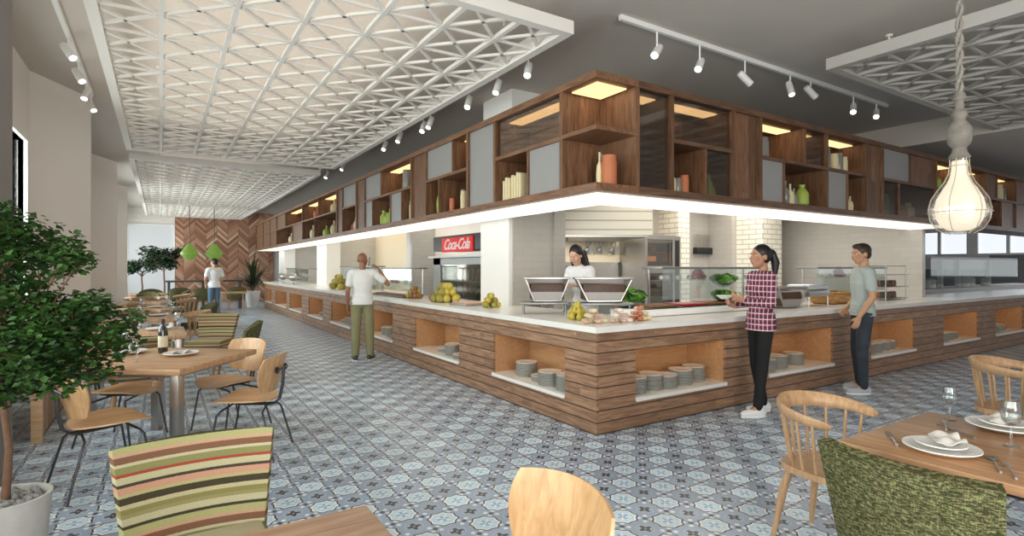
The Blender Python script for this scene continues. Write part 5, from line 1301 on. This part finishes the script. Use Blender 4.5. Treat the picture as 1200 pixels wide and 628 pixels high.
    for s in('L','R'):
        an=V_('a'+s); a=d['f'+s]; sb=MB(); sb.M=Matrix.Translation((an.x,an.y,0))@Euler((0,0,-a)).to_matrix().to_4x4()
        for k in range(8):
            f=k/7; sb.ball(0,-.045+.19*f,.045-.012*f,.040+.008*math.sin(f*3),.045,.050-.014*f,12,8)
        cap(sb,(0,-.02,.05),(0,-.01,.095),.044,.044)
        so=voxel('shoe',sb,shoes,t,.008,3,cuts=[((0,0,.016),(0,0,-1))])
        sl=MB(); sl.M=sb.M; n=16
        sl.prism([((.048+.004*math.cos(q*2*PI/n))*math.sin(q*2*PI/n),.05+.135*math.cos(q*2*PI/n)) for q in range(n)][::-1],0,.020); obj('sole',sl,M['white'],so)
    return t
# man in white T-shirt holding a phone to his ear
human('bald man in white T-shirt and olive trousers with his hand at his ear',(2.80,8.95,0),face(.33,.95),M['skin_b'],M['tee_w'],M['khaki'],M['shoe_d'],M['hair'],
  dict(eR=(.40,.03,1.22),wR=(.265,.05,1.45),hR=(-.62,-.02,.78),nR=(-1,0,-.3),curl=.8,eL=(-.225,-.05,1.12),wL=(-.235,.04,.88),aL=(-.11,-.03,.09),aR=(.12,.0,.09),kL=(-.10,.01,.5),kR=(.11,.02,.5),yaw=-.35,fR=.3,fL=-.2),S=1.02,bald=True,legw=1.18,hem=.90,sag=.0)
ph=obj('mobile_phone',MB().rbox(-.006,.006,-.035,.035,-.07,.07,b=.004),M['black'],label='black mobile phone held at the ear of the man in the white T-shirt',cat='phone',sharp=.5)
a=face(.33,.95); lx,ly,lz=.105,.040,1.585
ph.location=(2.80+1.02*(lx*math.cos(a)-ly*math.sin(a)),8.95+1.02*(lx*math.sin(a)+ly*math.cos(a)),lz*1.02); ph.rotation_euler=(.5,.1,a)
# woman in plaid
WA=face(-.93,.37)
human('woman with dark ponytail in red plaid shirt and black trousers',(5.24,3.42,0),WA,M['skin_w'],M['plaid'],M['blackcloth'],M['shoe_w'],M['hair'],
  dict(eL=(-.20,.02,1.13),wL=(-.10,.25,1.16),hL=(.3,.9,.35),nL=(.6,-.3,.5),eR=(.20,-.02,1.12),wR=(.10,.24,1.10),hR=(-.3,.9,.25),nR=(-.6,-.2,.6),hip=(0,.0,.95),chest=(0,-.03,1.27),neck=(0,-.04,1.43),head=(0,.005,1.60),waist=(0,.0,1.09),kL=(-.07,.03,.5),kR=(.09,-.01,.5),aL=(-.07,.08,.09),aR=(.10,-.10,.09),curl=.9),S=1.02,hair='ponytail',sleeve='long',topname='plaid_shirt',hem=.86,fem=True,legw=.92)
# man in grey T-shirt
human('dark-haired man in pale grey-green T-shirt and dark jeans at the counter',(7.22,3.36,0),face(-.70,.72),M['skin_t'],M['tee_g'],M['jeans'],M['shoe_g'],M['hair_br'],
  dict(eL=(-.245,-.02,1.12),wL=(-.235,.11,.90),hL=(0,.35,-.95),eR=(.25,-.06,1.13),wR=(.20,.10,.97),hR=(-.4,.6,-.6),nR=(-.8,-.3,.3),yaw=.25,kL=(-.10,.04,.5),kR=(.11,.02,.5),aL=(-.11,.03,.09),aR=(.14,-.03,.09),pitch=.12,fL=-.15,fR=.35),S=1.045,legw=1.05,hem=.90,topname='t_shirt')
# cook behind the steel displays
human('long-haired cook in a white jacket leaning over the steel food displays',(4.72,5.62,0),face(-.93,-.36),M['skin_l'],M['shirt_w'],M['blackcloth'],M['shoe_d'],M['hair'],
  dict(hip=(0,-.02,.97),waist=(0,.02,1.11),chest=(0,.08,1.28),neck=(0,.13,1.45),head=(0,.20,1.585),pitch=.45,sL=(-.15,.10,1.385),sR=(.15,.10,1.385),eL=(-.20,.16,1.15),wL=(-.13,.38,1.22),hL=(.3,.9,.1),nL=(.4,0,-.9),eR=(.2,.15,1.15),wR=(.15,.38,1.16),hR=(-.2,.9,-.1),nR=(-.4,0,-.9)),S=1.06,hair='long',sleeve='long',topname='cook_jacket',hem=.80,fem=True)
# far man
human('far-off man in pale T-shirt and blue jeans before the chevron wall',(1.38,19.0,0),face(-.25,.97),M['skin_t'],M['tee_w'],M['bluejeans'],M['shoe_d'],M['hair'],
  dict(yaw=.6,eL=(-.25,-.05,1.13),wL=(-.2,.12,1.0),eR=(.24,-.03,1.12),wR=(.2,.15,1.0)),S=1.04,topname='t_shirt')
# plate in the woman's hands
ca,sa=math.cos(WA),math.sin(WA)
o=obj('bowl',MB().lathe([(0,0),(.04,.0),(.085,.035),(.082,.037),(.04,.006),(0,.006)],20),M['plate'],label='small white bowl held by the woman in the plaid shirt',cat='bowl')
lx,ly,lz=0,.40,1.20; o.location=(5.24+1.02*(lx*ca-ly*sa),3.42+1.02*(lx*sa+ly*ca),lz)
# ------------------------------------------------------------------ plants
def leaves(clusters,per,size,seed,mb=None,asp=.45):
    rnd=random.Random(seed); mb=mb or MB()
    for (cx,cy,cz,r) in clusters:
        n=int(per*(r/.2)**2.2)
        for i in range(n):
            v=Vector((rnd.gauss(0,1),rnd.gauss(0,1),rnd.gauss(0,1))).normalized()*r*(rnd.random()**.45)
            v.z*=.75; c=Vector((cx,cy,cz))+v
            a=rnd.uniform(0,2*PI); tl=rnd.uniform(-.9,.5); s=size*rnd.uniform(.7,1.25)
            e=Euler((tl,rnd.uniform(-.6,.6),a)).to_matrix()
            P=[c+e@Vector(q) for q in ((0,0,0),(s*asp,s*.45,s*.08),(0,s,-.05*s),(-s*asp,s*.45,s*.08),(0,s*.5,-.03*s))]
            n0=len(mb.v); mb.v+=P; mb.f+=[(n0,n0+1,n0+4),(n0+1,n0+2,n0+4),(n0+2,n0+3,n0+4),(n0+3,n0,n0+4)]
    return mb
def branchy(t,top,clusters,r0,mat,seed=1):
    rnd=random.Random(seed); mb=MB()
    base=Vector((0,0,top[0])); fork=Vector((0,0,top[1]))
    mb.tube([base,base.lerp(fork,.35)+Vector((.012,.01,0)),base.lerp(fork,.7)+Vector((-.01,0,0)),fork],[r0,r0*.85,r0*.75,r0*.6],10)
    obj('trunk',mb,mat,t)
    b=MB()
    for (x,y,z,r) in clusters:
        q=Vector((x,y,z)); st=base.lerp(fork,.75+.25*rnd.random()); m=st.lerp(q,.5)+Vector((0,0,-.04))
        b.tube([st,m,q],[r0*.35,r0*.25,r0*.12],6)
        for k in range(4):
            e=q+Vector((rnd.uniform(-1,1),rnd.uniform(-1,1),rnd.uniform(-.5,1)))*r*.8; b.tube([m.lerp(q,.6),e],[r0*.14,r0*.06],5)
    obj('branches',b,mat,t)
px0,dep=6,2.63; r_=ray(px0,0)
TX,TY=r_[0]*dep,r_[1]*dep
t=thing('potted_tree','large leafy potted tree at the left edge in a pale round pot of pebbles','potted tree',(TX,TY,0))
obj('pot',MB().lathe([(0,0),(.13,0),(.142,.02),(.175,.40),(.178,.425),(.162,.425),(.158,.38),(0,.38)],32),M['concrete'],t)
rnd=random.Random(3)
pb=MB()
for i in range(150):
    a=rnd.uniform(0,2*PI); q=.145*math.sqrt(rnd.random()); s=rnd.uniform(.012,.026)
    pb.at(q*math.cos(a),q*math.sin(a),.388+rnd.random()*.025,rx=rnd.random()*3,ry=rnd.random()*3).ball(0,0,0,s,s*.8,s*.6,8,5)
pb.at(); o=obj('pebbles',pb,M['pebble'],t); o['kind']='stuff'
def loc(du,dv,z): return (du*RT[0]+dv*FW[0],du*RT[1]+dv*FW[1],z)
cl=[(.0,0,1.66,.20),(.12,.1,1.60,.19),(-.22,0,1.62,.26),(.27,0,1.575,.13),(.03,-.12,1.74,.11),(.35,0,1.55,.08),(-.02,0,1.80,.07),
    (.1,0,1.20,.26),(.36,.0,1.23,.20),(.50,.05,1.17,.11),(.25,-.12,1.12,.19),(0,.15,1.12,.28),(-.3,0,1.2,.30),(.3,.1,1.33,.13),(.44,0,1.04,.12),(0,-.12,1.0,.15),(.26,0,1.0,.13),(-.05,0,1.42,.20),(.12,0,1.42,.12),(.05,.0,.95,.12),(.54,.1,1.27,.07),(.18,.0,1.33,.12),(.4,0,1.34,.09)]
cl=[loc(a,b,c)+(r,) for a,b,c,r in cl]
branchy(t,(.38,1.15),cl,.018,M['bark'])
obj('foliage',leaves(cl,620,.036,11),M['leaf'],t,sharp=None)
def small_tree(x,y,z0,h,r,label,seed,n=60,pot=.22):
    t=thing('potted_tree',label,'potted tree',(x,y,0))
    obj('pot',MB().lathe([(0,0),(pot*.75,0),(pot,.45),(pot*.9,.45),(0,.42)],16),M['white'],t)
    rd=random.Random(seed); c=[(rd.uniform(-r,r)*.8,rd.uniform(-r,r)*.6,h-r*.6+rd.uniform(-.5,.5)*r*.7,r*.5) for i in range(9)]
    branchy(t,(.4,h-r),c,.035,M['bark'],seed)
    obj('foliage',leaves(c,n,.11,seed),M['leafd'],t,sharp=None)
small_tree(-.60,25.6,.5,2.0,.62,'smaller dark tree in front of the bright far window',4)
small_tree(.12,24.4,.5,2.3,.66,'taller dark tree in front of the bright far window, nearer the chevron wall',5)
# palm in white pot at far end
t=thing('potted_palm','dark spiky palm in a white pot at the far end of the buffet counter','potted palm',(3.02,23.4,0))
obj('pot',MB().lathe([(0,0),(.20,0),(.28,.62),(.24,.62),(0,.58)],16),M['white'],t)
pm=MB()
for i in range(70):
    a=i*2.4; el=rnd.uniform(.3,1.45); l=rnd.uniform(.8,1.25)
    d_=Vector((math.cos(a)*math.cos(el),math.sin(a)*math.cos(el),math.sin(el)))
    z0=rnd.uniform(.6,1.1); pts=[Vector((0,0,z0))+d_*l*f+Vector((0,0,-.35*f*f*math.cos(el))) for f in (0,.35,.7,1)]
    s=d_.cross(Vector((0,0,1))).normalized()
    vs=[];wd=[.012,.035,.028,.002]
    for p,w_ in zip(pts,wd): vs+= [p-s*w_,p+s*w_]
    pm.add(vs,[(0,1,3,2),(2,3,5,4),(4,5,7,6)])
obj('stem',MB().tube([(0,0,.5),(0,0,1.15)],.04,8),M['bark'],t)
obj('fronds',pm,M['leafd'],t,sharp=None)
# ------------------------------------------------------------------ light
wd=bpy.data.worlds.new('world'); SC.world=wd; wd.use_nodes=True
nt=wd.node_tree; bg=nt.nodes['Background']; bg.inputs[0].default_value=(1,.97,.93,1); bg.inputs[1].default_value=.55
def area(name,loc,rot,sx,sy,e,c):
    l=bpy.data.lights.new(name,'AREA'); l.shape='RECTANGLE'; l.size=sx; l.size_y=sy; l.energy=e; l.color=c
    o=bpy.data.objects.new(name,l); COL.objects.link(o); o.location=loc; o.rotation_euler=rot; return o
# daylight through the left-hand windows
area('window_daylight',(-1.7,2.2,2.0),(0,-PI/2,0),2.1,13.4,620,(1,.975,.94))
area('window_daylight',(-1.7,12.5,2.0),(0,-PI/2,0),2.1,3.6,80,(.95,.97,1))
area('window_daylight',(-1.7,18,2.0),(0,-PI/2,0),2.1,2.8,260,(.95,.97,1))
area('window_daylight',(-1.7,24,2.0),(0,-PI/2,0),2.1,5,420,(1,.98,.95))
area('rear_fill_lamp',(-.2,YB,2.1),(-PI/2,0,PI),3.0,3.4,360,(1,.96,.9))  # unseen lamp added at the open rear to brighten the left piers
area('right_daylight',(XR-.3,2,2.2),(0,PI/2,0),2.0,14,70,(.95,.97,1))
area('ceiling_fill_lamp',(1.0,7.6,3.72),(PI,0,0),2.4,7.0,34,(1,.93,.82))  # three unseen up-facing lamps added to brighten the ceiling above the lattice
area('ceiling_fill_lamp',(1.0,17.4,3.72),(PI,0,0),2.4,7.5,22,(1,.93,.82))
area('ceiling_fill_lamp',(1.0,24.6,3.72),(PI,0,0),2.4,4,12,(1,.93,.82))
area('hood_fill_lamp',(6.3,7.1,1.98),(0,0,0),1.6,.5,14,(1,.93,.82))  # extra lamp added below the hood to brighten the utensil wall
area('kitchen_light',(8,6.3,2.85),(0,0,0),5,2,110,(1,.93,.82))
area('kitchen_light',(5.4,16,2.85),(0,0,0),1.4,12,120,(1,.93,.82))
SC.view_settings.view_transform='Standard'; SC.view_settings.look='None'; SC.view_settings.exposure=0; SC.view_settings.gamma=1
SC.cycles.max_bounces=8; SC.cycles.diffuse_bounces=5; SC.cycles.glossy_bounces=3; SC.cycles.transparent_max_bounces=16; SC.cycles.caustics_reflective=False; SC.cycles.caustics_refractive=False
SC.cycles.sample_clamp_indirect=6
